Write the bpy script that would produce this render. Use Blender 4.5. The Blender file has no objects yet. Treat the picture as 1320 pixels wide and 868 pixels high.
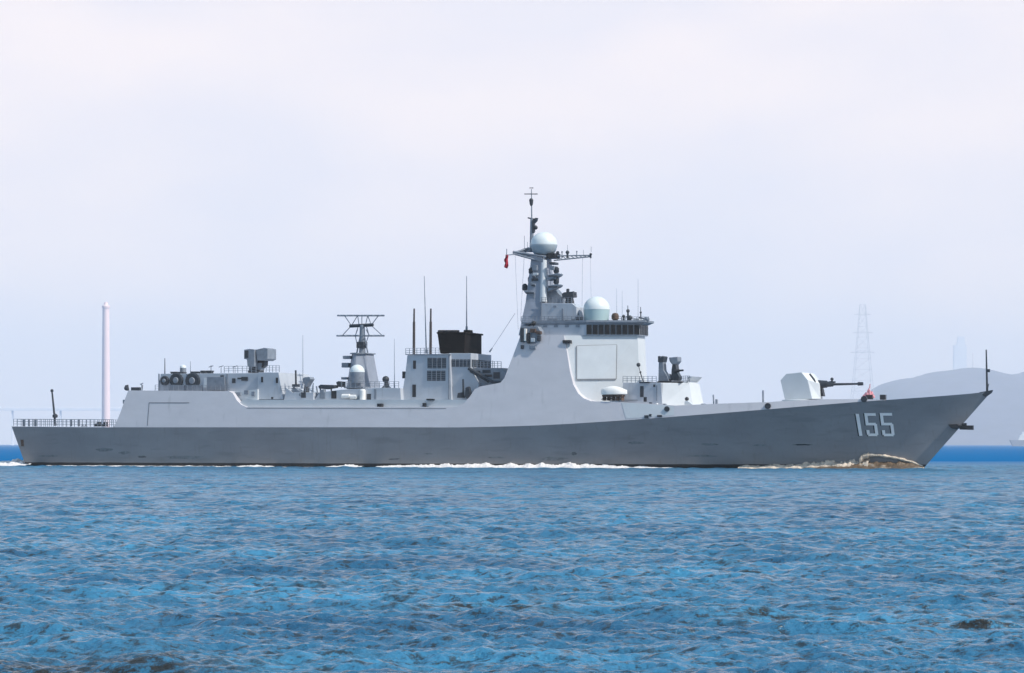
import bpy, bmesh, math, random
import numpy as np
from mathutils import Vector, Matrix
from mathutils.bvhtree import BVHTree
from mathutils import noise as mnoise
R = math.radians
rnd = random.Random(7)
scene = bpy.context.scene
COL = scene.collection

# ------------------------------------------------------------------ camera
F = 3295.0; CH = 3.32; HZ = 573.0; CX = 660.0; IW = 1320.0; IH = 868.0
cam = bpy.data.cameras.new('camera'); camo = bpy.data.objects.new('camera', cam); COL.objects.link(camo)
cam.sensor_width = 36.0; cam.lens = 36.0*F/IW
cam.shift_y = (HZ-IH/2)/IW
cam.clip_start = 0.5; cam.clip_end = 200000
camo.location = (0, 0, CH); camo.rotation_euler = (R(90), 0, 0)
scene.camera = camo

# ------------------------------------------------------------------ light
SUN_EL = 46.0
SUN_AZ = -29.0          # math angle in the XY plane from which the sun shines (0 = +X, -90 = towards the camera side)
SKY_STR = 0.12
w = bpy.data.worlds.new('World'); scene.world = w; w.use_nodes = True
nt = w.node_tree; N = nt.nodes; L = nt.links; N.clear()
out = N.new('ShaderNodeOutputWorld'); bg = N.new('ShaderNodeBackground'); bg.inputs[1].default_value = SKY_STR
sky = N.new('ShaderNodeTexSky'); sky.sky_type = 'NISHITA'; sky.sun_disc = False
sky.sun_elevation = R(SUN_EL); sky.sun_rotation = R(90-SUN_AZ)
sky.air_density = 1.2; sky.dust_density = 1.5; sky.ozone_density = 2.0
tc = N.new('ShaderNodeTexCoord'); sep = N.new('ShaderNodeSeparateXYZ'); L.new(tc.outputs['Generated'], sep.inputs[0])
# thin high cloud: dense low in the sky, opening to blue overhead
mp = N.new('ShaderNodeMapping'); mp.inputs['Scale'].default_value = (1.0, 1.0, 2.6); L.new(tc.outputs['Generated'], mp.inputs[0])
n1 = N.new('ShaderNodeTexNoise'); n1.inputs['Scale'].default_value = 8.0; n1.inputs['Detail'].default_value = 4; n1.inputs['Roughness'].default_value = 0.45
L.new(mp.outputs[0], n1.inputs[0])
cr = N.new('ShaderNodeValToRGB'); L.new(n1.outputs[0], cr.inputs[0])
cr.color_ramp.elements[0].position = 0.38; cr.color_ramp.elements[0].color = (8.3, 7.8, 8.25, 1)
cr.color_ramp.elements[1].position = 0.64; cr.color_ramp.elements[1].color = (9.6, 8.5, 8.3, 1)
mr = N.new('ShaderNodeMapRange'); mr.interpolation_type = 'SMOOTHSTEP'
mr.inputs['From Min'].default_value = 0.17; mr.inputs['From Max'].default_value = 0.75
mr.inputs['To Min'].default_value = 0.97; mr.inputs['To Max'].default_value = 0.45
L.new(sep.outputs[2], mr.inputs[0])
mix = N.new('ShaderNodeMix'); mix.data_type = 'RGBA'
# azure layer added to the veil above the horizon, to blue the water
er = N.new('ShaderNodeMapRange'); er.interpolation_type = 'SMOOTHSTEP'; er.inputs['From Min'].default_value = 0.16; er.inputs['From Max'].default_value = 0.34; L.new(sep.outputs[2], er.inputs[0])
veil = N.new('ShaderNodeMix'); veil.data_type = 'RGBA'; L.new(er.outputs[0], veil.inputs[0]); L.new(cr.outputs[0], veil.inputs[6]); veil.inputs[7].default_value = (2.3, 4.9, 7.6, 1)
L.new(mr.outputs[0], mix.inputs[0]); L.new(sky.outputs[0], mix.inputs[6]); L.new(veil.outputs[2], mix.inputs[7])
L.new(mix.outputs[2], bg.inputs[0]); L.new(bg.outputs[0], out.inputs[0])

sl = bpy.data.lights.new('sun', 'SUN'); slo = bpy.data.objects.new('sun', sl); COL.objects.link(slo)
sl.energy = 4.6; sl.angle = R(0.6); sl.color = (1.0, 0.955, 0.88)
sd = Vector((math.cos(R(SUN_AZ))*math.cos(R(SUN_EL)), math.sin(R(SUN_AZ))*math.cos(R(SUN_EL)), math.sin(R(SUN_EL))))
slo.rotation_euler = sd.to_track_quat('Z', 'Y').to_euler(); slo.location = sd*200

scene.view_settings.view_transform = 'Standard'; scene.view_settings.look = 'None'
scene.view_settings.exposure = 0.0; scene.view_settings.gamma = 1.0
scene.render.engine = 'CYCLES'
scene.cycles.volume_bounces = 3; scene.cycles.max_bounces = 10
scene.render.resolution_x = 1024; scene.render.resolution_y = 673

# ------------------------------------------------------------------ ship frame
YAW = R(22.0); DS = 380.0; cY, sY = math.cos(YAW), math.sin(YAW)
X0 = (646.5-CX)/F*DS
ROOT = Matrix.Translation((X0, DS, 0)) @ Matrix.Rotation(-YAW, 4, 'Z'); RINV = ROOT.inverted()
def Q(px, py, t):
    """ship coordinates (forward, starboard, up) of the point seen at px,py that stands t metres to starboard of the centreline"""
    k = (px-CX)/F; y = -t
    x = (k*(DS+cY*y)-X0-sY*y)/(cY+k*sY)
    Yw = DS-sY*x+cY*y
    return (x, t, CH+(HZ-py)*Yw/F)

# ------------------------------------------------------------------ materials
def mat(name, col, rough=0.5, metal=0.0, var=0.08, vscale=0.6, stretch=(1, 1, 1), bump=0.0, bscale=3.0, stains=None, spec=0.4, emis=None):
    m = bpy.data.materials.new(name); m.use_nodes = True; t = m.node_tree; n = t.nodes; l = t.links
    p = n['Principled BSDF']; p.inputs['Roughness'].default_value = rough; p.inputs['Metallic'].default_value = metal
    p.inputs['Specular IOR Level'].default_value = spec
    g = n.new('ShaderNodeNewGeometry'); mpn = n.new('ShaderNodeMapping'); mpn.inputs['Scale'].default_value = stretch
    l.new(g.outputs['Position'], mpn.inputs[0])
    nz = n.new('ShaderNodeTexNoise'); nz.inputs['Scale'].default_value = vscale; nz.inputs['Detail'].default_value = 6; nz.inputs['Roughness'].default_value = 0.6
    l.new(mpn.outputs[0], nz.inputs[0])
    r = n.new('ShaderNodeValToRGB'); l.new(nz.outputs[0], r.inputs[0])
    r.color_ramp.elements[0].position = 0.3; r.color_ramp.elements[1].position = 0.7
    r.color_ramp.elements[0].color = tuple(c*(1-var) for c in col)+(1,); r.color_ramp.elements[1].color = tuple(min(1, c*(1+var)) for c in col)+(1,)
    last = r.outputs[0]
    if stains:
        for (scol, sc, st, thr, amt) in stains:
            mp2 = n.new('ShaderNodeMapping'); mp2.inputs['Scale'].default_value = st; l.new(g.outputs['Position'], mp2.inputs[0])
            n2 = n.new('ShaderNodeTexNoise'); n2.inputs['Scale'].default_value = sc; n2.inputs['Detail'].default_value = 5; l.new(mp2.outputs[0], n2.inputs[0])
            m2 = n.new('ShaderNodeMapRange'); m2.inputs['From Min'].default_value = thr; m2.inputs['From Max'].default_value = thr+0.14
            m2.inputs['To Max'].default_value = amt; l.new(n2.outputs[0], m2.inputs[0])
            mx = n.new('ShaderNodeMix'); mx.data_type = 'RGBA'; l.new(m2.outputs[0], mx.inputs[0]); l.new(last, mx.inputs[6]); mx.inputs[7].default_value = scol+(1,)
            last = mx.outputs[2]
    l.new(last, p.inputs['Base Color'])
    if bump:
        n3 = n.new('ShaderNodeTexNoise'); n3.inputs['Scale'].default_value = bscale; n3.inputs['Detail'].default_value = 4; l.new(g.outputs['Position'], n3.inputs[0])
        b = n.new('ShaderNodeBump'); b.inputs['Strength'].default_value = 1.0; b.inputs['Distance'].default_value = bump
        l.new(n3.outputs[0], b.inputs['Height']); l.new(b.outputs[0], p.inputs['Normal'])
    m['last'] = 0
    return m
GREY = (0.565, 0.548, 0.575)
M = {}
M['grey'] = mat('grey_paint', GREY, 0.5, bump=0.012, bscale=0.55, stretch=(0.5, 0.5, 1.2), vscale=0.5, var=0.05,
    stains=[((0.30, 0.30, 0.31), 1.3, (0.8, 0.8, 0.12), 0.60, 0.30)])
M['light'] = mat('pale_grey_paint', (0.56, 0.585, 0.605), 0.45, var=0.04, bump=0.008, bscale=0.7)
M['house'] = mat('deckhouse_blue_grey', (0.43, 0.455, 0.50), 0.5, var=0.06, vscale=0.6, bump=0.01, bscale=0.8, stains=[((0.22, 0.21, 0.20), 1.6, (0.9, 0.9, 0.14), 0.60, 0.3)])
M['kit'] = mat('equipment_grey', (0.20, 0.225, 0.265), 0.5, var=0.2, vscale=1.5)
M['dark'] = mat('dark_grey_equipment', (0.035, 0.04, 0.05), 0.5, var=0.3, vscale=2)
M['black'] = mat('black_paint', (0.018, 0.018, 0.022), 0.45)
M['brown'] = mat('funnel_brown', (0.010, 0.007, 0.007), 0.8, var=0.25, vscale=0.8, spec=0.15)
M['pole'] = mat('brown_pole', (0.06, 0.047, 0.045), 0.6)
M['dome'] = mat('radome_white', (0.66, 0.70, 0.70), 0.35, var=0.02)
M['domeg'] = mat('radome_shaded_green', (0.38, 0.50, 0.51), 0.35, var=0.03)  # greenish drum colour, darkened with the shade below the dome
M['bowl'] = mat('radome_shaded_grey', (0.36, 0.41, 0.44), 0.4)  # lower half of the mast radome, its shade put into the grey
M['glass'] = mat('window_glass', (0.008, 0.009, 0.012), 0.25, spec=0.25)
M['white'] = mat('white_cover', (0.78, 0.76, 0.73), 0.6, var=0.03)
M['num'] = mat('number_white', (0.96, 0.88, 0.84), 0.6, var=0.05, vscale=3)
M['rust'] = mat('rusty_fitting', (0.10, 0.06, 0.045), 0.8, var=0.4, vscale=4)
M['red'] = mat('red_cloth', (0.42, 0.012, 0.03), 0.8, var=0.2, vscale=4)
M['pink'] = mat('faded_red_canvas', (0.62, 0.27, 0.30), 0.8, var=0.25, vscale=3)
M['seam'] = mat('seam_grey', (0.17, 0.18, 0.20), 0.7)  # dark grey for plate seams and the radar panel frame
M['stain'] = mat('scuffed_paint', (0.10, 0.105, 0.115), 0.7, var=0.3, vscale=2)
M['stain2'] = mat('rubbed_paint', (0.17, 0.18, 0.19), 0.7, var=0.3, vscale=2)
M['mast'] = mat('mast_grey', (0.25, 0.275, 0.33), 0.5, var=0.1, vscale=0.8)
M['louver'] = mat('louvre_dark', (0.05, 0.06, 0.075), 0.6, var=0.4, vscale=3, stretch=(1, 1, 6))

# hull paint: grey darkened for shade below the knuckle, black boot-topping band, streaks
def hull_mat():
    m = mat('hull_shaded_paint', (0.25, 0.245, 0.255), 0.5, var=0.10, vscale=0.3, stretch=(0.6, 0.6, 1.2), bump=0.022, bscale=0.35, spec=0.3,
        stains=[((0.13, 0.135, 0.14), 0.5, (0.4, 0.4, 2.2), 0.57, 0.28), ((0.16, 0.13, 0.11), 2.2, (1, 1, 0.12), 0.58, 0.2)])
    t = m.node_tree; n = t.nodes; l = t.links; p = n['Principled BSDF']
    src = p.inputs['Base Color'].links[0].from_socket
    g = n.new('ShaderNodeNewGeometry'); s = n.new('ShaderNodeSeparateXYZ'); l.new(g.outputs['Position'], s.inputs[0])
    nz = n.new('ShaderNodeTexNoise'); nz.inputs['Scale'].default_value = 0.4; l.new(g.outputs['Position'], nz.inputs[0])
    ad = n.new('ShaderNodeMath'); ad.operation = 'MULTIPLY_ADD'; ad.inputs[1].default_value = 0.12; l.new(nz.outputs[0], ad.inputs[0]); l.new(s.outputs[2], ad.inputs[2])
    mr = n.new('ShaderNodeMapRange'); mr.inputs['From Min'].default_value = 0.52; mr.inputs['From Max'].default_value = 0.58
    l.new(ad.outputs[0], mr.inputs[0])
    # grimy water-splash band above the boot-topping
    m3 = n.new('ShaderNodeMapRange'); m3.inputs['From Min'].default_value = 0.6; m3.inputs['From Max'].default_value = 2.4; m3.inputs['To Min'].default_value = 0.35; m3.inputs['To Max'].default_value = 0.0
    l.new(s.outputs[2], m3.inputs[0])
    mg = n.new('ShaderNodeMix'); mg.data_type = 'RGBA'; l.new(m3.outputs[0], mg.inputs[0]); l.new(src, mg.inputs[6]); mg.inputs[7].default_value = (0.17, 0.175, 0.17, 1)
    mx = n.new('ShaderNodeMix'); mx.data_type = 'RGBA'; l.new(mr.outputs[0], mx.inputs[0]); mx.inputs[6].default_value = (0.02, 0.018, 0.018, 1); l.new(mg.outputs[2], mx.inputs[7])
    l.new(mx.outputs[2], p.inputs['Base Color'])
    return m
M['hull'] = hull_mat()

# ------------------------------------------------------------------ mesh builder (coordinates: forward, starboard, up)
class MB:
    def __init__(s): s.v = []; s.f = []
    def add(s, pts, faces):
        o = len(s.v); s.v += [tuple(p) for p in pts]; s.f += [tuple(i+o for i in f) for f in faces]; return s
    def box(s, a, b):
        (x0, t0, z0), (x1, t1, z1) = a, b
        return s.frus([(x0, t0), (x1, t0), (x1, t1), (x0, t1)], [(x0, t0), (x1, t0), (x1, t1), (x0, t1)], z0, z1)
    def frus(s, pb, pt, z0, z1):
        n = len(pb)
        pts = [(x, t, z0) for x, t in pb]+[(x, t, z1) for x, t in pt]
        return s.add(pts, [tuple(range(n)), tuple(range(n, 2*n))]+[(i, (i+1) % n, n+(i+1) % n, n+i) for i in range(n)])
    def prism(s, poly, t0, t1, dt=0.0):
        """poly of (px,py) seen at lateral t0, pushed through the ship to lateral t1"""
        a = [Q(px, py, t0) for px, py in poly]; n = len(a)
        b = [(x, t1, z) for x, t, z in a]
        return s.add(a+b, [tuple(range(n)), tuple(range(n, 2*n))]+[(i, (i+1) % n, n+(i+1) % n, n+i) for i in range(n)])
    def tube(s, p, q, r0, r1=None, n=8):
        r1 = r0 if r1 is None else r1
        p = Vector(p); q = Vector(q); d = (q-p)
        if d.length < 1e-6: return s
        d.normalize(); u = d.orthogonal().normalized(); v = d.cross(u)
        pts = [p+(u*math.cos(a)+v*math.sin(a))*r0 for a in [2*math.pi*i/n for i in range(n)]]+[q+(u*math.cos(a)+v*math.sin(a))*r1 for a in [2*math.pi*i/n for i in range(n)]]
        return s.add(pts, [tuple(range(n)), tuple(range(n, 2*n))]+[(i, (i+1) % n, n+(i+1) % n, n+i) for i in range(n)])
    def lathe(s, c, prof, n=24, axis='z'):
        pts = []; fs = []; k = len(prof)
        for (r, z) in prof:
            for i in range(n):
                a = 2*math.pi*i/n
                if axis == 'z': pts.append((c[0]+r*math.cos(a), c[1]+r*math.sin(a), c[2]+z))
                elif axis == 'x': pts.append((c[0]+z, c[1]+r*math.cos(a), c[2]+r*math.sin(a)))
                else: pts.append((c[0]+r*math.cos(a), c[1]+z, c[2]+r*math.sin(a)))
        for j in range(k-1):
            for i in range(n): fs.append((j*n+i, j*n+(i+1) % n, (j+1)*n+(i+1) % n, (j+1)*n+i))
        fs.append(tuple(range(n))); fs.append(tuple((k-1)*n+i for i in range(n)))
        return s.add(pts, fs)
    def ball(s, c, r, n=16, sq=1.0, cut=-1.0):
        prof = []
        for i in range(11):
            a = math.asin(cut)+(math.pi/2-math.asin(cut))*i/10
            prof.append((max(0.002, r*math.cos(a)), r*sq*math.sin(a)))
        return s.lathe(c, prof, n)

ORG = {}
def build(name, mb, m, parent=None, smooth=None, bevel=0.0, ship=True, keep=False):
    """one mesh object; ship=True: points are (forward, starboard, up)"""
    me = bpy.data.meshes.new(name)
    P = [(x, -t, z) for x, t, z in mb.v] if ship else list(mb.v)
    if keep: o3 = Vector((0, 0, 0))
    else:
        xs = [p[0] for p in P]; ys = [p[1] for p in P]; zs = [p[2] for p in P]
        o3 = Vector(((min(xs)+max(xs))/2, (min(ys)+max(ys))/2, min(zs)))
    me.from_pydata([(p[0]-o3.x, p[1]-o3.y, p[2]-o3.z) for p in P], [], mb.f)
    bm = bmesh.new(); bm.from_mesh(me)
    bmesh.ops.remove_doubles(bm, verts=bm.verts, dist=0.0004)
    bmesh.ops.recalc_face_normals(bm, faces=bm.faces)
    bm.to_mesh(me); bm.free()
    if smooth:
        me.shade_smooth(); me.set_sharp_from_angle(angle=R(smooth))
    me.materials.append(m)
    o = bpy.data.objects.new(name, me); COL.objects.link(o)
    po = Vector((0, 0, 0))
    if parent is not None:
        o.parent = parent; po = ORG.get(parent.name, Vector((0, 0, 0)))
    o.location = o3-po; ORG[o.name] = o3
    if bevel:
        b = o.modifiers.new('bevel', 'BEVEL'); b.width = bevel; b.segments = 2; b.limit_method = 'ANGLE'
    return o
def tag(o, label=None, cat=None, group=None, kind=None):
    if label: o['label'] = label
    if cat: o['category'] = cat
    if group: o['group'] = group
    if kind: o['kind'] = kind
    return o
def interp(tab, x, k=1):
    if x <= tab[0][0]: return tab[0][k]
    for a, b in zip(tab, tab[1:]):
        if x <= b[0]:
            u = (x-a[0])/(b[0]-a[0]) if b[0] > a[0] else 0
            return a[k]+(b[k]-a[k])*u
    return tab[-1][k]

# ------------------------------------------------------------------ the warship
ship = bpy.data.objects.new('warship', None); COL.objects.link(ship); ship.matrix_world = ROOT
ship.empty_display_size = 5; ORG[ship.name] = Vector((0, 0, 0))
tag(ship, 'grey naval destroyer with white 155 on its bow and tall radar mast, underway', 'warship')

# stations: top px, knuckle py, half beam at knuckle, waterline px, half beam at waterline, hollow of the flare
ST = [(15, 550.0, 7.3, 33, 6.6, 0.0), (80, 550.6, 7.7, 92, 7.1, 0.0), (150, 551, 8.1, 156, 7.7, 0), (300, 551, 8.6, 302, 8.3, 0), (420, 551, 8.8, 420, 8.5, 0), (520, 551, 8.8, 519, 8.45, 0),
      (600, 551, 8.7, 598, 8.2, 0.0), (700, 548.3, 8.5, 696, 7.5, 0.02), (800, 542.3, 8.0, 792, 6.5, 0.05), (900, 535, 7.2, 884, 4.9, 0.12),
      (1000, 527, 5.9, 970, 3.2, 0.16), (1100, 518.8, 4.2, 1052, 1.55, 0.20), (1160, 514.6, 3.0, 1103, 0.8, 0.20), (1220, 510.2, 1.6, 1150, 0.45, 0.13), (1255, 507.2, 0.75, 1174, 0.2, 0.09), (1278, 504.6, 0.1, 1190.5, 0.04, 0.0)]
# resample finely with smooth interpolation
def cat(tab, x, k):
    xs = [r[0] for r in tab]
    i = max(0, min(len(tab)-2, next((j for j in range(len(tab)-1) if x <= xs[j+1]), len(tab)-2)))
    p1, p2 = tab[i], tab[i+1]; p0 = tab[max(0, i-1)]; p3 = tab[min(len(tab)-1, i+2)]
    h = p2[0]-p1[0]; u = (x-p1[0])/h
    m1 = (p2[k]-p0[k])/(p2[0]-p0[0]) if p2[0] != p0[0] else 0; m2 = (p3[k]-p1[k])/(p3[0]-p1[0]) if p3[0] != p1[0] else 0
    return (2*u**3-3*u*u+1)*p1[k]+(u**3-2*u*u+u)*h*m1+(-2*u**3+3*u*u)*p2[k]+(u**3-u*u)*h*m2
NS = 150; NR = 12
rows = []
WL = []   # waterline points (x, t)
for i in range(NS+1):
    px = 15+(1278-15)*i/NS
    py, bk, wpx, bw, hol = [cat(ST, px, k) for k in (1, 2, 3, 4, 5)]
    bk = max(bk, 0.08); bw = max(bw, 0.03)
    top = Vector(Q(px, py, bk))
    # waterline: solve for z = 0 at lateral bw
    k = (wpx-CX)/F; y = -bw; x = (k*(DS+cY*y)-X0-sY*y)/(cY+k*sY)
    bot = Vector((x, bw, 0.0)); WL.append((x, bw))
    st = []
    d = top-bot
    for j in range(NR+1):
        v = -0.14+1.14*j/NR
        p = bot+d*v
        vv = max(0, min(1, v))
        p.y = bot.y+d.y*v-hol*abs(d.y)*0+(-hol*4*vv*(1-vv)*1.6)
        if v < 0: p.y = bot.y+d.y*v*1.5
        p.y = max(0.02, p.y)
        st.append(tuple(p))
    rows.append(st)
mb = MB(); pts = []; fs = []
n1_ = NR+1
for st in rows:
    pts += st+[(x, -t, z) for x, t, z in reversed(st)]
W2 = 2*n1_
for i in range(NS):
    for j in range(W2-1):
        a = i*W2+j; fs.append((a, a+1, a+W2+1, a+W2))
    a = i*W2; fs.append((a+W2-1, a, a+W2, a+2*W2-1))
fs.append(tuple(range(W2))); fs.append(tuple(NS*W2+j for j in range(W2)))
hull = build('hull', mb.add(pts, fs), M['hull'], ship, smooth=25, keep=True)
hull['label'] = 'grey flared hull with scuffed paint and black band at the waterline'

# knuckle lookup
KN = [(rows[i][-1][0], rows[i][-1][1], rows[i][-1][2]) for i in range(NS+1)]
def bk_at(x): return interp(KN, x, 1)
def zk_at(x): return interp(KN, x, 2)
TUM = 0.17
def side(px, py, inset=0.0):
    t = 8.0
    for _ in range(6):
        x, _t, z = Q(px, py, t)
        t = bk_at(x)-TUM*(z-zk_at(x))-inset
    return Q(px, py, t)

# side shell above the knuckle: one skyline from the hangar to the foredeck
TOP = [(146, 550.8), (151, 542), (156, 530), (162, 512), (165.5, 503.5), (295, 504.3), (300, 507), (305, 516), (311, 522), (318, 525), (588, 525), (598, 520), (606, 511), (612, 502), (619, 498.5), (645, 493.5),
       (650, 488), (668, 441), (671, 432.5), (727, 432.5), (731, 455), (735, 480), (739, 496), (745, 507), (752, 513.5), (762, 517.5), (800, 518.5), (826, 519.5), (870, 523), (920, 520.8), (1000, 518.2), (1055, 514.9), (1110, 514.6), (1140, 515.6)]
cols = []
pxs = []
for a, b in zip(TOP, TOP[1:]):
    n = max(1, int((b[0]-a[0])/9))
    for k in range(n): pxs.append((a[0]+(b[0]-a[0])*k/n, a[1]+(b[1]-a[1])*k/n))
pxs.append(TOP[-1])
KR = 5
for (px, py) in pxs:
    T = side(px, py); xb = T[0]
    B = (xb, bk_at(xb)-0.02, zk_at(xb)+0.004)
    T = (T[0], T[1], max(T[2], B[2]+0.02))
    cols.append([tuple(B[c]+(T[c]-B[c])*j/KR for c in range(3)) for j in range(KR+1)])
pts = []; fs = []; W2 = 2*(KR+1)
for st in cols: pts += st+[(x, -t, z) for x, t, z in reversed(st)]
for i in range(len(cols)-1):
    for j in range(W2-1):
        a = i*W2+j; fs.append((a, a+1, a+W2+1, a+W2))
    a = i*W2; fs.append((a+W2-1, a, a+W2, a+2*W2-1))
fs.append(tuple(range(W2))); fs.append(tuple((len(cols)-1)*W2+j for j in range(W2)))
shell = build('side_shell', MB().add(pts, fs), M['grey'], ship, smooth=14, keep=True)

# -- decals laid on a surface: raycast from the viewpoint once, then real sheets on the plating
def bvh(o):
    bm = bmesh.new(); bm.from_mesh(o.data); t = BVHTree.FromBMesh(bm); bm.free(); return t, ORG[o.name]
BV = {'hull': bvh(hull), 'shell': bvh(shell)}
def onto(px, py, key, off=0.025):
    t, og = BV[key]
    o = RINV @ Vector((0, 0, CH)); d = (RINV.to_3x3() @ Vector(((px-CX)/F, 1, (HZ-py)/F))).normalized()
    h = t.ray_cast(o-og, d)
    if h[0] is None: return None
    n = h[1]
    if n.dot(d) > 0: n = -n
    p = h[0]+n*off+og
    return (p.x, -p.y, p.z)
def patch(mb, quad, key, off=0.025, nu=6, nv=4):
    """quad of 4 picture points (clockwise) wrapped onto plating"""
    a, b, c, d = quad; g = []
    for j in range(nv+1):
        for i in range(nu+1):
            u = i/nu; v = j/nv
            px = (a[0]*(1-u)+b[0]*u)*(1-v)+(d[0]*(1-u)+c[0]*u)*v; py = (a[1]*(1-u)+b[1]*u)*(1-v)+(d[1]*(1-u)+c[1]*u)*v
            q = onto(px, py, key, off)
            if q is None: return
            g.append(q)
    mb.add(g, [(j*(nu+1)+i, j*(nu+1)+i+1, (j+1)*(nu+1)+i+1, (j+1)*(nu+1)+i) for j in range(nv) for i in range(nu)])
def line(mb, p, q, wd, key, off=0.025, n=14):
    dx, dy = q[0]-p[0], q[1]-p[1]; Ln = math.hypot(dx, dy); nx, ny = -dy/Ln*wd/2, dx/Ln*wd/2
    patch(mb, [(p[0]+nx, p[1]+ny), (q[0]+nx, q[1]+ny), (q[0]-nx, q[1]-ny), (p[0]-nx, p[1]-ny)], key, off, n, 1)

# hull number 1 5 5
def five(mb, x0, x1, y0, y1, off, dx=0, dy=0):
    Wd = x1-x0-3.8; s = 3.9
    def X(u, y): return x0+u+dx+3.8*(y-y0)/(y1-y0)
    def q(u0, u1, ya, yb):
        patch(mb, [(X(u0, ya), ya+dy), (X(u1, ya), ya+dy), (X(u1, yb), yb+dy), (X(u0, yb), yb+dy)], 'hull', off)
    H = y1-y0; ym = y0+H*0.42
    q(0, Wd, y0, y0+3.6); q(0, s, y0+3.6, ym); q(0, Wd-1.5, ym, ym+3.4)
    q(Wd-s, Wd, ym+1.6, y1-1.6); q(1.5, Wd-1.5, y1-3.5, y1); q(0, s, y1-8, y1-1.8)
def one(mb, off, dx=0, dy=0):
    patch(mb, [(1102.8+dx, 533.4+dy), (1107.2+dx, 533.6+dy), (1111.8+dx, 562+dy), (1107.6+dx, 562+dy)], 'hull', off)
nb = MB(); one(nb, 0.02, -1.5, 0.4); five(nb, 1114, 1132.5, 532.6, 562.4, 0.02, -1.4, 0.4); five(nb, 1134, 1153.5, 532.4, 562.6, 0.02, -1.4, 0.4)
build('number_shadow', nb, M['black'], hull)
for fn in (lambda m: one(m, 0.035), lambda m: five(m, 1114, 1132.5, 532.6, 562.4, 0.035), lambda m: five(m, 1134, 1153.5, 532.4, 562.6, 0.035)):
    nb = MB(); fn(nb); build('hull_number', nb, M['num'], hull)

# scuffs and seams
def blotch(cx, cy, w_, h_, key, m, parent, seed):
    r = random.Random(seed); n = 18; ring = []
    for i in range(n):
        a = 2*math.pi*i/n; k = 0.65+0.5*r.random()
        ring.append(onto(cx+w_/2*k*math.cos(a), cy+h_/2*k*math.sin(a), key, 0.012))
    c = onto(cx, cy, key, 0.012)
    if None in ring or c is None: return
    build('paint_scuff', MB().add(ring+[c], [(i, (i+1) % n, n) for i in range(n)]), m, parent)
for i, (cx, cy, w_, h_, mm) in enumerate([(134, 580, 22, 5, 'stain2'), (183, 589, 12, 3, 'stain'), (160, 584, 16, 4, 'stain2'), (238, 590, 50, 5, 'stain2'), (508, 592, 16, 2, 'stain'), (552, 585, 12, 2, 'stain2'),
        (740, 585, 7, 5, 'stain'), (712, 592, 40, 6, 'stain2'), (820, 571, 24, 4, 'stain2'), (1035, 573.5, 30, 1.8, 'black'), (915, 573, 26, 3, 'stain2'), (978, 574, 18, 2.4, 'stain2'), (62, 588, 26, 3, 'stain2'), (905, 588, 46, 3, 'stain2'), (640, 590, 26, 2.5, 'stain2')]):
    blotch(cx, cy, w_, h_, 'hull', M[mm], hull, i)
s_ = MB(); line(s_, (192, 519.5), (244, 519.5), 1.0, 'shell'); line(s_, (192.3, 519.5), (190, 549), 0.8, 'shell'); build('hangar_door_seam', s_, M['seam'], shell)
s_ = MB(); line(s_, (318, 526.3), (575, 526.8), 0.7, 'shell', n=30); line(s_, (575, 526.8), (600, 522), 0.8, 'shell'); build('deck_edge_seam', s_, M['seam'], shell)
for (px, py, w_, h_, key) in [(489, 522.5, 6, 4, 0), (546, 522, 3, 4.5, 0), (554, 515.2, 9, 2, 0)]:
    a = side(px, py-3 if py < 520 else py, 0.25)
    b = MB(); b.prism([(px-w_/2, py-h_/2), (px+w_/2, py-h_/2), (px+w_/2, py+h_/2), (px-w_/2, py+h_/2)], a[1]+0.30, a[1]-0.3)
    build('deck_vent', b, M['black'], ship)
b = MB(); a = side(730, 441); b.prism([(725, 438.6), (735, 438.6), (735.5, 443), (725.5, 443)], a[1]+0.25, a[1]-0.4); build('side_vent', b, M['black'], ship)
b = MB(); patch(b, [(26.5, 567), (30.5, 567), (31, 575.5), (27.5, 575.5)], 'hull', 0.03); build('fairlead', b, M['rust'], hull)
for (px, py, r_) in [(860, 526.8, 0.38), (990, 524.5, 0.42), (1114, 515.5, 0.44)]:
    q = onto(px, py+1.5, 'hull' if px > 900 else 'shell', 0.0) or side(px, py)
    b = MB(); b.lathe((q[0], q[1]-0.15, q[2]+0.1), [(r_*0.6, 0.0), (r_, 0.0), (r_, 0.38), (r_*0.6, 0.38)], 14, axis='y'); build('fairlead', b, M['dark'], ship)
for (px, py, w_, h_) in [(833, 537.5, 5, 4), (838, 535.5, 3, 3), (850, 536.5, 6, 2.5)]:
    q = side(px, py); b = MB(); b.prism([(px-w_/2, py-h_/2), (px+w_/2, py-h_/2), (px+w_/2, py+h_/2), (px-w_/2, py+h_/2)], q[1]+0.12, q[1]-0.3); build('scupper', b, M['dark'], ship)

# anchor and its bolster near the stem, jackstaff
q = Q(1237, 550, 0.6)
b = MB(); b.prism([(1222, 547.5), (1233, 547), (1238, 550), (1233, 553.5), (1226, 552)], 1.1, 0.1); ah = build('anchor_bolster', b, M['black'], ship)
b = MB(); b.prism([(1236, 548.6), (1254, 548.6), (1254, 554.4), (1237, 554)], 0.9, 0.2); b.tube(Q(1240, 547.5, 0.9), Q(1246, 547.2, 0.9), 0.2); build('anchor', b, M['black'], ah)
b = MB(); b.tube(Q(1272.5, 505, 0), Q(1271.3, 451, 0), 0.16, 0.09); js = build('jackstaff', b, M['dark'], ship)
b = MB(); b.box(Q(1272.2, 480, 0.15), (Q(1276, 476, 0)[0], -0.15, Q(1276, 476, 0)[2])); build('lamp', b, M['dark'], js)
b = MB(); b.tube(Q(1272.5, 505, 0), Q(1274.5, 495, 0.7), 0.05); build('stay', b, M['dark'], js)
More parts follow.
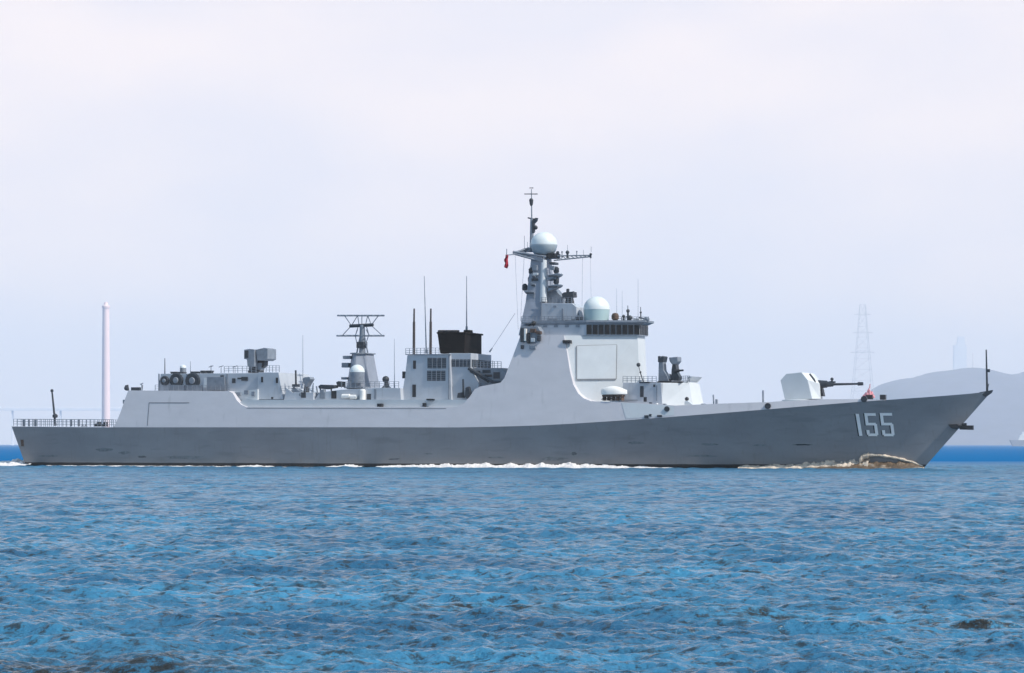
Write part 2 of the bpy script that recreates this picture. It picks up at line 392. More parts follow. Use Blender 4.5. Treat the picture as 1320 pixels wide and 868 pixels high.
b = MB(); b.prism([(1262, 506), (1279, 503), (1277.5, 506.5), (1270, 512)], 0.34, -0.34); build('bow_chock', b, M['dark'], ship)

# ---- stern fittings
def rail(px0, px1, py0, py1, t, h, n, name='deck_rail', net=False, wires=3):
    b = MB(); P0 = Vector(Q(px0, py0, t)); P1 = Vector(Q(px1, py1, t))
    for i in range(n+1):
        p = P0.lerp(P1, i/n); b.tube(p, p+Vector((0, 0, h)), 0.05, n=5)
    for k in range(wires):
        z = h*(k+1)/wires; b.tube(P0+Vector((0, 0, z)), P1+Vector((0, 0, z)), 0.032, n=4)
    return build(name, b, M['kit'], ship)
rail(17.5, 146, 549.8, 550.6, 7.2, 1.15, 26)
rail(22, 160, 549.9, 550.6, -7.2, 1.15, 26)
for px, w_ in [(29, 3), (36, 2.5), (44, 3.5), (100, 3), (91, 2)]:
    b = MB(); a = Q(px, 549.8, 7.0); b.box((a[0], 6.9, a[2]), (a[0]+w_/8.0, 7.0, a[2]+1.05)); build('raised_net_panel', b, M['kit'], ship)
b = MB(); b.tube(Q(71.5, 549, 0), Q(67, 504, 0), 0.2, 0.13); fp = build('ensign_staff', b, M['dark'], ship)
b = MB(); b.lathe(Q(71, 539, 0), [(0.1, 0), (0.42, 0.1), (0.42, 0.45), (0.15, 0.7)], 12); build('stern_light', b, M['dark'], fp)
b = MB(); b.lathe(Q(67, 505, 0), [(0.1, -0.1), (0.24, 0), (0.24, 0.3), (0.05, 0.4)], 10); build('truck', b, M['dark'], fp)
b = MB(); a = Q(122, 550, 5.5); b.box((a[0], 4.6, a[2]), (a[0]+1.1, 5.6, a[2]+0.45)); b.lathe((a[0]+0.55, 5.1, a[2]+0.45), [(0.42, 0), (0.35, 0.15), (0.42, 0.3)], 12); build('capstan', b, M['dark'], ship)
b = MB(); a = Q(134, 550, 6.5); b.tube((a[0], 6.4, a[2]), (a[0], 6.4, a[2]+0.7), 0.14); b.tube((a[0]+0.5, 6.4, a[2]), (a[0]+0.5, 6.4, a[2]+0.7), 0.14); b.box((a[0]-0.2, 6.2, a[2]), (a[0]+0.7, 6.6, a[2]+0.1)); build('bollard', b, M['dark'], ship)
b = MB(); a = Q(106, 550, 6.5); b.tube((a[0], 6.4, a[2]), (a[0], 6.4, a[2]+0.35), 0.14); b.tube((a[0]+0.6, 6.4, a[2]), (a[0]+0.6, 6.4, a[2]+0.35), 0.14); b.box((a[0]-0.2, 6.2, a[2]), (a[0]+0.8, 6.6, a[2]+0.1)); build('bollard', b, M['kit'], ship)
# hangar roof aft corner
T1 = 6.7
b = MB(); a = Q(165, 503.5, T1); b.tube(a, (a[0]-0.25, a[1], a[2]+0.8), 0.22, 0.3); b.ball((a[0]-0.3, a[1], a[2]+0.35), 0.36); build('deck_light', b, M['dark'], ship)
b = MB(); a = Q(172, 504, T1); b.box((a[0]-0.5, 5.9, a[2]), (a[0]+0.9, 6.6, a[2]+0.55)); b.tube((a[0]+1.3, 6.3, a[2]), (a[0]+1.4, 6.3, a[2]+0.9), 0.06); build('winch', b, M['dark'], ship)
b = MB(); a = Q(183, 504, T1); b.tube(a, (a[0]-0.1, a[1], a[2]+1.1), 0.06); b.tube((a[0]-0.3, a[1], a[2]+1.0), (a[0]+0.2, a[1], a[2]+1.15), 0.08); build('light_post', b, M['kit'], ship)
b = MB(); a = Q(160, 518, T1+0.6); b.box((a[0]-0.3, T1, a[2]-0.3), (a[0]+0.2, T1+0.5, a[2]+0.3)); build('junction_box', b, M['kit'], ship)

# ---- hangar top house
T2 = 5.6
b = MB(); b.prism([(204, 504.5), (207, 482), (344, 481), (344, 505)], T2, -T2); hh = build('hangar_house', b, M['house'], ship, bevel=0.04)
def recess(poly, t, mt, parent, name, d=0.06):
    b = MB(); b.prism(poly, t+d, t-0.15); return build(name, b, M[mt], parent)
for (cx, cy, r_) in [(213, 491, 0.75), (228, 490.5, 1.15), (249, 491, 1.25)]:
    b = MB(); q = Q(cx, cy, T2); b.lathe((q[0], T2-0.1, q[2]), [(0.3*r_, 0), (r_, 0.0), (r_, 0.35), (0.85*r_, 0.45), (0.2*r_, 0.4)], 18, axis='y'); o = build('hose_reel', b, M['dark'], hh)
    b = MB(); b.lathe((q[0], T2+0.36, q[2]), [(0.1, 0.0), (0.42*r_, 0.02), (0.36*r_, 0.16), (0.1, 0.18)], 14, axis='y'); build('reel_hub', b, M['kit'], o)
for (x0, x1, y0, y1, mt) in [(218, 238, 496.5, 504, 'kit'), (239, 260, 497, 504, 'kit'), (262, 267, 488, 500, 'light'), (266, 290, 486, 503, 'kit')]:
    b = MB(); b.prism([(x0+0.8, y0), (x1-0.8, y0), (x1, y1), (x0, y1)], T2+0.35, T2-0.2); build('deck_locker', b, M[mt], hh, bevel=0.03)
for px, cx in [(204, 0), (240, 0), (292, 0)]:
    b = MB(); b.prism([(px, 482), (px+1.4, 482), (px+1.4, 504), (px, 504)], T2+0.12, T2); build('vertical_pipe', b, M['kit'], hh)
for (x0, x1, y0, y1) in [(277, 281, 490, 495), (299, 303, 488, 494), (306, 312, 487, 489), (311, 319, 486, 491), (284, 288, 484, 486)]:
    recess([(x0, y0), (x1, y0), (x1, y1), (x0, y1)], T2, 'dark', hh, 'wall_fitting', 0.15)
for (px, py0, w_, h_) in [(220, 482, 9, 2.5), (246, 482, 10, 2.8), (259, 481.5, 5, 3.5), (267, 481.5, 5, 3.5), (231, 482, 6, 2)]:
    b = MB(); a = Q(px, py0, 4.5); wd = w_/8.1; hd = h_/8.1; b.box((a[0], 3.6, a[2]-0.05), (a[0]+wd, 4.5, a[2]+hd*0.6)); b.box((a[0]-0.06, 3.5, a[2]+hd*0.6), (a[0]+wd+0.06, 4.6, a[2]+hd)); build('roof_vent', b, M['dark'], ship)
def dome(px, cy, rpx, name, m1, m2, t, drum_h=None, n=28, base=None, drum_r=1.0, cut=0.0):
    """radome whose ball is centred at picture height cy, above a drum reaching down to picture height base"""
    q = Q(px, cy, t); sc = F/(DS-sY*q[0]-cY*t); r = rpx/sc
    b = MB(); b.ball(q, r, n, cut=cut); o = build(name, b, M[m1], ship, smooth=50)
    if base:
        zb = Q(px, base, t)[2]
        d = MB(); rc = r*math.sqrt(1-cut*cut); zc = q[2]+r*cut
        d.lathe((q[0], q[1], zb), [(r*drum_r*0.98, 0), (rc*0.99, zc-zb-0.02), (rc*0.99, zc-zb)], n); build('radome_base', d, M[m2], o, smooth=30)
    return o
dome(236, 474.5, 4.2, 'satellite_radome', 'dome', 'kit', 3.0, base=482)
for (px, y0, y1, t, r_) in [(212.5, 482, 462, 5, 0.09), (245.5, 482, 466, 4, 0.04), (272, 481, 471, 5, 0.06), (285, 481, 473, 5, 0.05), (303, 481, 472, 5, 0.04)]:
    b = MB(); a = Q(px, y0, t); c = Q(px, y1, t); b.tube(a, c, r_, r_*0.6, 6)
    if px > 260: b.tube((a[0]-0.4, t, a[2]+0.9), (a[0]+0.4, t, a[2]+1.1), 0.05)
    build('whip_antenna' if px < 260 else 'lamp_post', b, M['dark'], ship)
# launcher house
b = MB(); b.prism([(331, 515), (333, 480.3), (359, 480.3), (365, 515)], 6.2, -4.0); lh = build('launcher_house', b, M['house'], ship, bevel=0.04)
for (x0, x1, y0, y1) in [(336.5, 339, 486, 493), (355.5, 358.3, 487, 494), (322.5, 325.5, 511.5, 515), (349.5, 352, 512, 514.5)]:
    recess([(x0, y0), (x1, y0), (x1, y1), (x0, y1)], 6.2, 'black', lh, 'window', 0.05)
b = MB(); b.prism([(296, 515.5), (302, 505), (332, 502), (332, 515.5)], 6.6, 3.0); b2 = build('deck_step', b, M['light'], ship)
for i, (px, py, w_, h_) in enumerate([(306, 508, 7, 4), (317, 506, 5, 5), (326, 508, 4, 6)]):
    recess([(px-w_/2, py-h_/2), (px+w_/2, py-h_/2), (px+w_/2, py+h_/2), (px-w_/2, py+h_/2)], 6.6, 'kit', b2, 'deck_locker', 0.25)
# missile launcher: pedestal with two canted boxes
cx0 = Q(330, 480, 1.0)
b = MB(); b.lathe((cx0[0], 1.0, cx0[2]-0.1), [(1.25, 0), (1.25, 0.35), (0.85, 0.45), (0.75, 1.1)], 20); ml = build('missile_launcher', b, M['dark'], ship)
b = MB(); b.prism([(320.5, 478), (320.5, 468), (337.5, 468), (336, 478)], 1.6, 0.4); build('launcher_yoke', b, M['kit'], ml, bevel=0.04)
b = MB(); b.prism([(314.5, 451), (321, 450), (328, 450.5), (328, 473), (319, 473), (318, 463.5), (314.5, 463)], 2.6, 1.2); build('launch_box', b, M['kit'], ml, bevel=0.05)
b = MB(); b.prism([(329.5, 451), (340, 448.5), (345, 449.5), (345, 463), (341, 465), (331, 465)], 2.3, -0.6); lb = build('launch_box', b, M['kit'], ml, bevel=0.08)
b = MB(); b.prism([(332, 465), (341, 465), (340.5, 472), (336, 475), (331, 473)], 1.5, 0.3); build('elevation_drive', b, M['black'], ml)
b = MB(); b.prism([(315.2, 452.5), (320, 452), (320, 461.5), (315.2, 461.5)], 2.66, 2.6); build('tube_cover', b, M['dark'], ml)
rail(289, 330, 481, 480.5, 5.3, 1.0, 7); rail(343, 360, 480, 480, 5.9, 1.0, 4)
rail(200, 296, 504, 504.5, 6.55, 0.9, 16)

# ---- mid bulwark strip and deck houses between hangar and funnel
b = MB(); b.prism([(305, 526), (312, 515.5), (607, 515.5), (604, 526)], 8.05-0.45, -7.5); mid = build('midship_bulwark', b, M['light'], ship)
b = MB(); b.prism([(405, 516), (412, 506), (440, 502.5), (492, 500), (516, 500.5), (517, 516)], 6.2, -5.6); dk = build('midship_deckhouse', b, M['house'], ship, bevel=0.04)
b = MB(); b.prism([(366, 516), (369, 500), (377, 506), (404, 506), (404, 516)], 6.6, -5); build('torpedo_shelter', b, M['house'], ship, bevel=0.04)
for (x0, x1, y0, y1, t, mt) in [(427, 433.5, 504, 514, 6.2, 'black'), (473, 478, 508, 516, 6.2, 'dark'), (482, 485, 502, 515, 6.2, 'kit'), (388, 394, 506, 513, 6.6, 'dark'), (412, 419, 506, 514, 6.2, 'kit')]:
    recess([(x0, y0), (x1, y0), (x1, y1), (x0, y1)], t, mt, dk, 'doorway', 0.06)
b = MB(); q = Q(467.5, 509, 6.6); b.lathe((q[0], q[1], q[2]-0.85), [(0.3, 0), (0.45, 0.1), (0.45, 1.5), (0.3, 1.65)], 14); build('life_raft_canister', b, M['white'], ship, smooth=40)
for (px, py, l_) in [(446, 511, 1.4), (456, 512, 1.2)]:
    b = MB(); q = Q(px, py, 6.7); b.lathe((q[0]-l_/2, q[1], q[2]), [(0.15, 0), (0.34, 0.08), (0.34, l_-0.08), (0.15, l_)], 14, axis='x'); build('life_raft_canister', b, M['white'], ship, smooth=40)
# torpedo tubes, davits and small launchers in the clutter
b = MB(); b.tube(Q(381.5, 499, 5), Q(381.2, 477.5, 5), 0.16, 0.14); b.box((Q(378, 498, 5)[0], 4.6, Q(378, 499, 5)[2]), (Q(385, 498, 5)[0], 5.4, Q(385, 495.5, 5)[2])); build('davit', b, M['dark'], ship)
b = MB(); b.tube(Q(378, 500, 5.8), Q(386, 507, 5.8), 0.22); b.tube(Q(386, 507, 5.8), Q(393, 511, 5.8), 0.22); build('boat_crane', b, M['dark'], ship)
b = MB(); q = Q(395, 507, 5); b.lathe((q[0], 5, q[2]), [(0.5, 0), (0.35, 0.9), (0.3, 1.4)], 12); d0 = build('decoy_launcher', b, M['dark'], ship)
b = MB(); b.prism([(389.5, 489), (392, 486.5), (399, 486), (400.5, 489), (398, 493), (394.5, 499), (391.5, 495)], 5.6, 4.2); build('tube_cluster', b, M['kit'], d0, bevel=0.05)
b = MB(); q = Q(389, 509, 6.2); b.ball((q[0], 6.2, q[2]), 0.5, 12); build('floodlight', b, M['kit'], ship)
b = MB(); b.prism([(410, 498), (413, 496), (430, 496.5), (431, 500), (419, 502), (411, 501)], 5.8, 4.4); b.tube(Q(413, 500, 5), Q(413, 506, 5), 0.12); b.tube(Q(427, 500, 5), Q(427, 506, 5), 0.12); tt = build('torpedo_tubes', b, M['dark'], ship, bevel=0.05)
b = MB(); b.prism([(433, 493), (436, 491.5), (441, 492), (441, 499), (435, 499)], 5.0, 3.8); build('searchlight', b, M['dark'], ship, bevel=0.06)
b = MB(); b.tube(Q(402, 508, 5.8), Q(404, 494, 5.8), 0.09); b.tube(Q(410, 512, 5.8), Q(408, 498, 5.8), 0.12); b.prism([(412, 503), (417, 502), (419, 513), (413, 513)], 6.3, 5.6); build('davit', b, M['kit'], ship)
b = MB(); b.prism([(376, 503), (381, 501), (388, 506), (383, 509)], 6.5, 5.2); build('hose_rack', b, M['kit'], ship)
rail(440, 514, 500.5, 500.3, 5.8, 0.95, 12)
rail(362, 404, 506, 506, 6.2, 0.95, 8)
# whips
def whip(px, y0, y1, t, r_, mt='dark', lean=0, name='whip_antenna'):
    b = MB(); b.tube(Q(px, y0, t), Q(px+lean, y1, t), r_, r_*0.45, 6); a = Q(px, y0, t)
    b.tube(a, (a[0], a[1], a[2]+0.6), r_*1.9, r_*1.7, 8)
    return build(name, b, M[mt], ship)
whip(390.5, 497, 432, 4, 0.055, 'kit', -0.2); whip(508.5, 501, 437, 4, 0.055, 'kit', -0.2)
whip(549.5, 456, 356, 3, 0.10, 'kit', -2.6); whip(601.5, 426, 356, 0, 0.10, 'kit', 0)
for px in (533.5, 555):
    b = MB(); b.tube(Q(px, 457, 3), Q(px+0.2, 415, 3), 0.22, 0.2); b.tube(Q(px+0.2, 415, 3), Q(px+0.4, 398, 3), 0.15, 0.13); build('antenna_post', b, M['pole'], ship)

# ---- aft radar tower
T3 = 3.0
def tower(pb, pt, z0, z1, name, mt='mast'):
    b = MB(); b.frus(pb, pt, z0, z1); return build(name, b, M[mt], ship, bevel=0.05)
z0 = Q(460, 501.5, 3)[2]; z1 = Q(460, 456, 3)[2]
xa, xb = Q(440.5, 501, 3.2)[0], Q(472, 501, 3.2)[0]; xc, xd = Q(449, 456, 2.4)[0], Q(468, 456, 2.4)[0]
pb = [(xa, 1.6), (xa+1.4, 3.2), (xb-1.8, 3.2), (xb, 1.8), (xb, -1.8), (xb-1.8, -3.2), (xa+1.4, -3.2), (xa, -1.6)]
pt = [(xc, 1.2), (xc+1.0, 2.4), (xd-1.2, 2.4), (xd, 1.4), (xd, -1.4), (xd-1.2, -2.4), (xc+1.0, -2.4), (xc, -1.2)]
at = tower(pb, pt, z0, z1, 'aft_radar_tower')
b = MB(); b.frus([(x*1+(0.25 if x > (xc+xd)/2 else -0.25), t*1.1) for x, t in pt], [(x+(0.25 if x > (xc+xd)/2 else -0.25), t*1.1) for x, t in pt], z1, z1+0.16); build('tower_platform', b, M['kit'], at)
dm = dome(460.5, 480, 9.8, 'fire_control_radome', 'dome', 'kit', 3.9, base=494, drum_r=0.93)
b = MB(); q = Q(460.5, 500, 3.6); b.box((q[0]-1.6, 2.6, q[2]-0.1), (q[0]+1.6, 4.9, q[2]+0.12)); b.tube((q[0], 3.9, q[2]), (q[0], 3.9, q[2]+0.8), 0.7, 0.7, 14); build('radome_platform', b, M['kit'], ship)
for (px, py, w_, h_) in [(446, 461, 5, 4), (444, 471, 4, 6), (443, 488, 3, 3)]:
    b = MB(); q = Q(px, py, 1.5); b.box((q[0]-w_/17, 0.9, q[2]-h_/17), (q[0]+w_/17+0.6, 2.0, q[2]+h_/17)); build('tower_bracket', b, M['kit'], at)
# yagi radar
b = MB(); q0 = Q(467, 456, 0.2); q1 = Q(467, 419, 0.2); b.tube(q0, q1, 0.5, 0.38, 10)
for sgn in (-1, 1): b.tube((q0[0]+sgn*0.95, 0.2, q0[2]), (q0[0]+sgn*0.35, 0.2, q0[2]+2.6), 0.12)
ym = build('radar_mast', b, M['kit'], ship)
yr = MB(); bt = MB(); A = lambda px, py, t=0.2: Q(px, py, t)
b = MB(); b.tube(A(451, 420.5), A(481, 419), 0.26, 0.26); build('radar_boom', b, M['dark'], ym)
for (py, x0, x1, tt_) in [(407, 435, 495.5, 0.2), (433, 434, 495.5, 0.2)]:
    b = MB(); b.tube(A(x0, py), A(x1, py), 0.13)
    for k in range(7):
        px = x0+4+(x1-x0-8)*k/6; c = A(px, py); b.tube((c[0], c[1]-0.9, c[2]), (c[0], c[1]+0.9, c[2]), 0.07)
    build('yagi_array', b, M['kit'], ym)
b = MB()
for p, q in [((444, 407), (453, 420)), ((488, 407), (478, 420)), ((453, 420), (441, 433)), ((479, 420), (493, 433)), ((461, 407), (463, 420)), ((474, 407), (471, 420)), ((466.5, 407), (466.5, 420)), ((453, 420), (461, 407)), ((479, 420), (474, 407)), ((458, 433), (462, 420)), ((476, 433), (472, 420)),
             ((458, 433), (461, 448)), ((475, 433), (470, 448)), ((461, 425), (458, 433)), ((472, 425), (476, 433))]:
    b.tube(A(*p), A(*q), 0.065)
build('array_strut', b, M['kit'], ym)
b = MB(); b.box((A(462, 449)[0], -0.5, A(462, 449)[2]), (A(471, 441)[0], 0.9, A(471, 441)[2])); build('radar_drive', b, M['dark'], ym)
# small director right of the tower
b = MB(); q = Q(498, 500, 2.5); b.lathe((q[0], 2.5, q[2]), [(0.75, 0), (0.4, 0.3), (0.3, 0.9)], 14); sd_ = build('optical_director', b, M['dark'], ship)
b = MB(); b.ball((q[0]-0.1, 2.5, q[2]+1.25), 0.52, 14); build('director_head', b, M['dark'], sd_)

# ---- funnel house
T4 = 5.2
b = MB(); b.prism([(517, 516), (522, 485), (525, 458), (580, 456), (582, 516)], T4, -4.8); fh = build('funnel_house', b, M['house'], ship, bevel=0.06)
b = MB(); b.prism([(579, 516), (579, 455.5), (607, 455.5), (607, 476), (617, 494), (617, 516)], 4.7, -3.2); fh2 = build('intake_house', b, M['house'], ship, bevel=0.05)
b = MB(); b.prism([(605, 474.5), (647, 474.5), (655, 494), (655, 500), (600, 500)], 4.0, -2.5); ih = build('boat_deck_house', b, M['kit'], ship)
def louvre(x0, x1, y0, y1, t, parent, nsl=5, vbars=3):
    fr = MB(); fr.prism([(x0, y0), (x1, y0), (x1, y1), (x0, y1)], t+0.05, t-0.1); o = build('louvre', fr, M['louver'], parent)
    s = MB()
    for i in range(nsl):
        y = y0+(y1-y0)*(i+0.5)/nsl; s.prism([(x0+0.3, y-0.25), (x1-0.3, y-0.25), (x1-0.3, y+0.25), (x0+0.3, y+0.25)], t+0.12, t+0.05)
    for i in range(vbars):
        x = x0+(x1-x0)*(i+1)/(vbars+1); s.prism([(x-0.3, y0), (x+0.3, y0), (x+0.3, y1), (x-0.3, y1)], t+0.16, t+0.055)
    build('slats', s, M['kit'], o)
louvre(551, 575, 461.5, 475, T4, fh); louvre(550.5, 574, 478, 491, T4, fh)
louvre(582, 606.5, 463.5, 473, 4.7, fh2, 4, 4)
# louvres on the forward face of the intake house
q = Q(607, 463.5, 4.7); q2 = Q(607, 473, 4.7)
b = MB(); b.box((q[0]-0.1, -2.8, q2[2]), (q[0]+0.06, 4.4, q[2])); build('louvre', b, M['louver'], fh2)
for (x0, x1, y0, y1, t, p) in [(532.5, 536, 465, 475.5, T4, fh), (531.5, 536, 496, 512, T4, fh), (518.5, 522, 479, 488, T4, fh)]:
    recess([(x0, y0), (x1, y0), (x1, y1), (x0, y1)], t, 'black', p, 'doorway', 0.05)
for (x0, x1, y0, y1) in [(522.5, 581, 456.6, 457.6), (577.8, 579, 458, 515)]:
    recess([(x0, y0), (x1, y0), (x1, y1), (x0, y1)], T4, 'kit', fh, 'pipe', 0.14)
b = MB(); b.prism([(567, 456), (563.5, 429.5), (599, 429.5), (599, 456)], 3.0, -3.6)
fc = build('funnel', b, M['brown'], ship, bevel=0.12)
b = MB(); b.prism([(562.8, 430.4), (562.8, 428.2), (600, 428.2), (600, 430.4)], 3.15, -3.75); build('funnel_rim', b, M['brown'], fc, bevel=0.05)
for px in (572, 580, 588):
    b = MB(); q = Q(px, 430, 0); b.lathe((q[0], 0.5, q[2]-0.3), [(0.7, 0), (0.7, 0.75), (0.6, 0.75), (0.6, 0.2)], 16); build('exhaust_pipe', b, M['black'], fc)
b = MB(); b.prism([(597, 430), (598, 425.5), (605, 425.5), (606, 430)], 0.6, -0.6); build('antenna_base', b, M['brown'], fc)
# diagonal ladder truss and crane
b = MB(); b.tube(Q(604, 475, 4.9), Q(636, 493, 4.9), 0.24); b.tube(Q(636, 493, 4.9), Q(648, 493, 4.9), 0.22); b.tube(Q(606, 479, 4.9), Q(630, 493, 4.9), 0.1); cr_ = build('boat_crane', b, M['dark'], ship)
b = MB(); b.tube(Q(597.5, 513, 6.0), Q(597, 489, 6.0), 0.17, 0.14); b.prism([(590, 507), (595, 506), (597, 513), (589, 513)], 6.4, 5.6); b.prism([(600, 500), (604, 498.5), (606, 508), (602, 514), (599, 512)], 6.5, 5.8); build('davit', b, M['dark'], ship)
b = MB(); q = Q(584, 505, 5.0)
b = MB(); b.tube(Q(631, 454, 3), Q(634.5, 449, 3), 0.12, 0.08); b.tube(Q(634.5, 449, 3), Q(664, 404, 1.5), 0.03); build('wire_aerial', b, M['kit'], ship)
b = MB(); b.tube(Q(635, 475, 4), Q(635, 465, 4), 0.05); b.tube(Q(654, 494, 4), Q(654, 478, 4), 0.05); build('light_post', b, M['kit'], ship)
rail(606, 646, 474.5, 474.5, 3.9, 0.95, 9); rail(523, 566, 457.5, 457, 5.0, 0.95, 9)
for (x0, x1, y0, y1) in [(610, 619, 478, 484), (622, 632, 477, 481), (636, 644, 480, 488), (625, 634, 483, 486)]:
    recess([(x0, y0), (x1, y0), (x1, y1), (x0, y1)], 4.0, 'dark', ih, 'hatch', 0.08)

# ---- forward superstructure: chamfered block carrying the radar faces
zb = zk_at(Q(780, 540, 6)[0])+0.6; zt = Q(760, 432.5, 5)[2]
A0 = side(733, 515); A1 = side(727.5, 433)
Bb = Q(826, 517, 1.7); Bt = Q(822, 433, 1.6)
xbk = A1[0]-6
wb = A0[1]-0.12; wt = A1[1]-0.12
pb = [(xbk, wb), (A0[0]-0.3, wb), (Bb[0], 1.7), (Bb[0], -1.7), (A0[0]-0.3, -wb), (xbk, -wb)]
pt = [(xbk, wt), (A1[0]-0.1, wt), (Bt[0], 1.6), (Bt[0], -1.6), (A1[0]-0.1, -wt), (xbk, -wt)]
b = MB(); b.frus(pb, pt, zb, zt); fs_ = build('bridge_superstructure', b, M['light'], ship, keep=True)
BV['front'] = bvh(fs_)
s_ = MB()
for p, q, wd in [((743, 446.5), (743, 489.5), 1.1), ((743, 489.7), (794, 489.2), 1.6), ((795, 445), (794.2, 489), 0.8), ((743, 446), (795, 444.5), 0.4)]:
    line(s_, p, q, wd, 'front', 0.13, 30)
build('radar_panel_frame', s_, M['seam'], fs_)
b = MB(); patch(b, [(743.8, 446.8), (794.2, 445.3), (793.5, 488.3), (743.8, 488.8)], 'front', 0.10, 30, 30); build('radar_panel', b, M['light'], fs_)
# bridge level with windows
zw0 = zt+0.01; zw1 = Q(760, 415.5, 5)[2]
C0 = Q(755, 430, 5.3); D0 = Q(826, 430, 1.9)
wx = A1[0]+0.3
pb = [(xbk+1, 5.0), (C0[0], 5.0), (D0[0]-2.6, 2.7), (D0[0], 0.6), (D0[0], -1.6), (C0[0], -5.0), (xbk+1, -5.0)]
pb = [(xbk+0.5, 5.1), (C0[0], 5.1), (D0[0]-0.2, 1.8), (D0[0]-0.2, -1.8), (C0[0], -5.1), (xbk+0.5, -5.1)]
b = MB(); b.frus(pb, pb, zw0, zw1); br = build('bridge', b, M['house'], ship)
BV['bridge'] = bvh(br)
hgt = zw1-zw0
def band(p, q, z0_, z1_, off):
    (xa_, ta_), (xb_, tb_) = p, q; dx, dt = xb_-xa_, tb_-ta_; Ln = math.hypot(dx, dt); nx, nt_ = -dt/Ln*off*-1, dx/Ln*off
    # outward normal on the starboard-forward side
    nx, nt_ = (-dt/Ln, dx/Ln)
    a = (xa_+nx*off, ta_+nt_*off); c = (xb_+nx*off, tb_+nt_*off)
    b = MB(); b.frus([(xa_, ta_), (xb_, tb_), c, a], [(xa_, ta_), (xb_, tb_), c, a], z0_, z1_); return b
def window_row(p, q, n, z0_, z1_, m0=0.06):
    for i in range(n):
        u0 = (i+m0)/n; u1 = (i+1-m0)/n
        pp = (p[0]+(q[0]-p[0])*u0, p[1]+(q[1]-p[1])*u0); qq = (p[0]+(q[0]-p[0])*u1, p[1]+(q[1]-p[1])*u1)
        build('bridge_window', band(pp, qq, z0_, z1_, 0.08), M['glass'], br)
wz0, wz1 = zw0+0.12, zw0+hgt*0.80
window_row(pb[1], pb[2], 9, wz0, wz1); window_row(pb[2], pb[3], 3, wz0, wz1)
window_row((C0[0]-0.4, -5.1), (C0[0]-0.4, -5.1-1e-3), 0, wz0, wz1)
pe = [(pb[0][0], 5.3), (C0[0]+0.1, 5.3), (D0[0]+0.7, 2.0), (D0[0]+0.7, -2.0), (C0[0]+0.1, -5.3), (pb[0][0], -5.3)]
b = MB(); b.frus(pb, pe, zw0+hgt*0.82, zw1+0.02); b.frus(pe, pe, zw1+0.02, zw1+0.28); build('bridge_roof', b, M['kit'], br)
# dark door on bridge side
for i in range(4):
    px = 700+i*14; q = onto(px, 424, 'bridge', 0) 
    if q: recess([(px, 419), (px+5, 419), (px+5, 422), (px, 422)], q[1], 'kit', br, 'wall_fitting', 0.1)

# roof gear
q = Q(769, 402, 2.4)
dome(769, 399.5, 17.2, 'bridge_radome', 'dome', 'domeg', 2.4, base=416.8, drum_r=0.93, n=40)
b = MB(); q = Q(769, 417, 2.4); b.lathe((q[0], 2.4, q[2]-0.15), [(2.0, 0), (2.0, 0.3)], 30); build('radome_platform', b, M['dark'], ship)
b = MB(); q = Q(793, 416, 2.6); b.lathe((q[0], 2.6, q[2]), [(0.3, 0), (0.3, 0.35), (0.52, 0.5), (0.55, 0.95), (0.4, 1.3), (0.1, 1.4)], 16); build('optical_sight', b, M['rust'], ship, smooth=40)
for (px, y1, t, r_, w_) in [(804, 408, 1.5, 0.14, 0), (809.5, 401, 1.0, 0.16, 1), (812, 410, 1.8, 0.22, 0), (826, 403, 0.8, 0.1, 1), (833, 412, 0.8, 0.2, 0)]:
    b = MB(); a = Q(px, 416.5, t); c = Q(px, y1, t); b.tube(a, c, r_*1.2, r_*0.8)
    b.ball((c[0], t, c[2]), r_*1.7, 10)
    if w_: b.tube(c, Q(px-0.3, y1-7, t), 0.05); b.tube(Q(px-2.5, (416+y1)/2, t), Q(px+4.5, (416+y1)/2+1.5, t), 0.1)
    build('signal_lamp', b, M['dark'], ship)
b = MB(); b.prism([(816, 416), (817, 410), (824, 411), (826, 416)], 1.5, 0.2); build('roof_locker', b, M['light'], ship, bevel=0.05)
b = MB(); b.tube(Q(824, 415.5, 1.2), Q(834, 411.5, 1.0), 0.16); b.ball(Q(834.5, 412, 1.0), 0.34, 10); build('searchlight', b, M['kit'], ship)
for px, y1 in [(795, 372), (802, 375), (822.5, 360)]: whip(px, 416, y1, 0.5, 0.03, 'kit')
rail(796, 836, 416, 416.3, 1.6, 0.85, 8)

# ---- forward mast
z0 = Q(690, 433, 2)[2]; zA = Q(690, 390, 2)[2]; zB = Q(690, 331, 2)[2]
def xx(px, t): return Q(px, 400, t)[0]
pb = [(xx(668.5, 4.2), 4.2), (xx(695, 4.2)+1.2, 4.2), (xx(712, 3.2)+1, 3.0), (xx(712, 3.2)+1, -3.0), (xx(695, 4.2)+1, -4.2), (xx(668.5, 4.2), -4.2)]
pm = [(xx(677.5, 2.9), 2.9), (xx(697, 2.9), 2.9), (xx(704, 1.8), 1.8), (xx(704, 1.8), -1.8), (xx(697, 2.9), -2.9), (xx(677.5, 2.9), -2.9)]
pt = [(xx(685, 1.8), 1.8), (xx(698, 1.8), 1.8), (xx(705, 1.0), 0.9), (xx(705, 1.0), -0.9), (xx(698, 1.8), -1.8), (xx(685, 1.8), -1.8)]
b = MB(); b.frus(pb, pm, z0, zA); b.frus(pm, pt, zA+0.001, zB); mast = build('main_mast', b, M['mast'], ship, smooth=20)
BV['mast'] = bvh(mast)
b = MB(); b.tube(Q(700.5, 390, 2.7), Q(701, 336, 1.7), 0.55, 0.45, 14); build('lit_mast_corner', b, M['light'], mast, smooth=40)  # pale paint stands for light caught on the mast's rounded corner
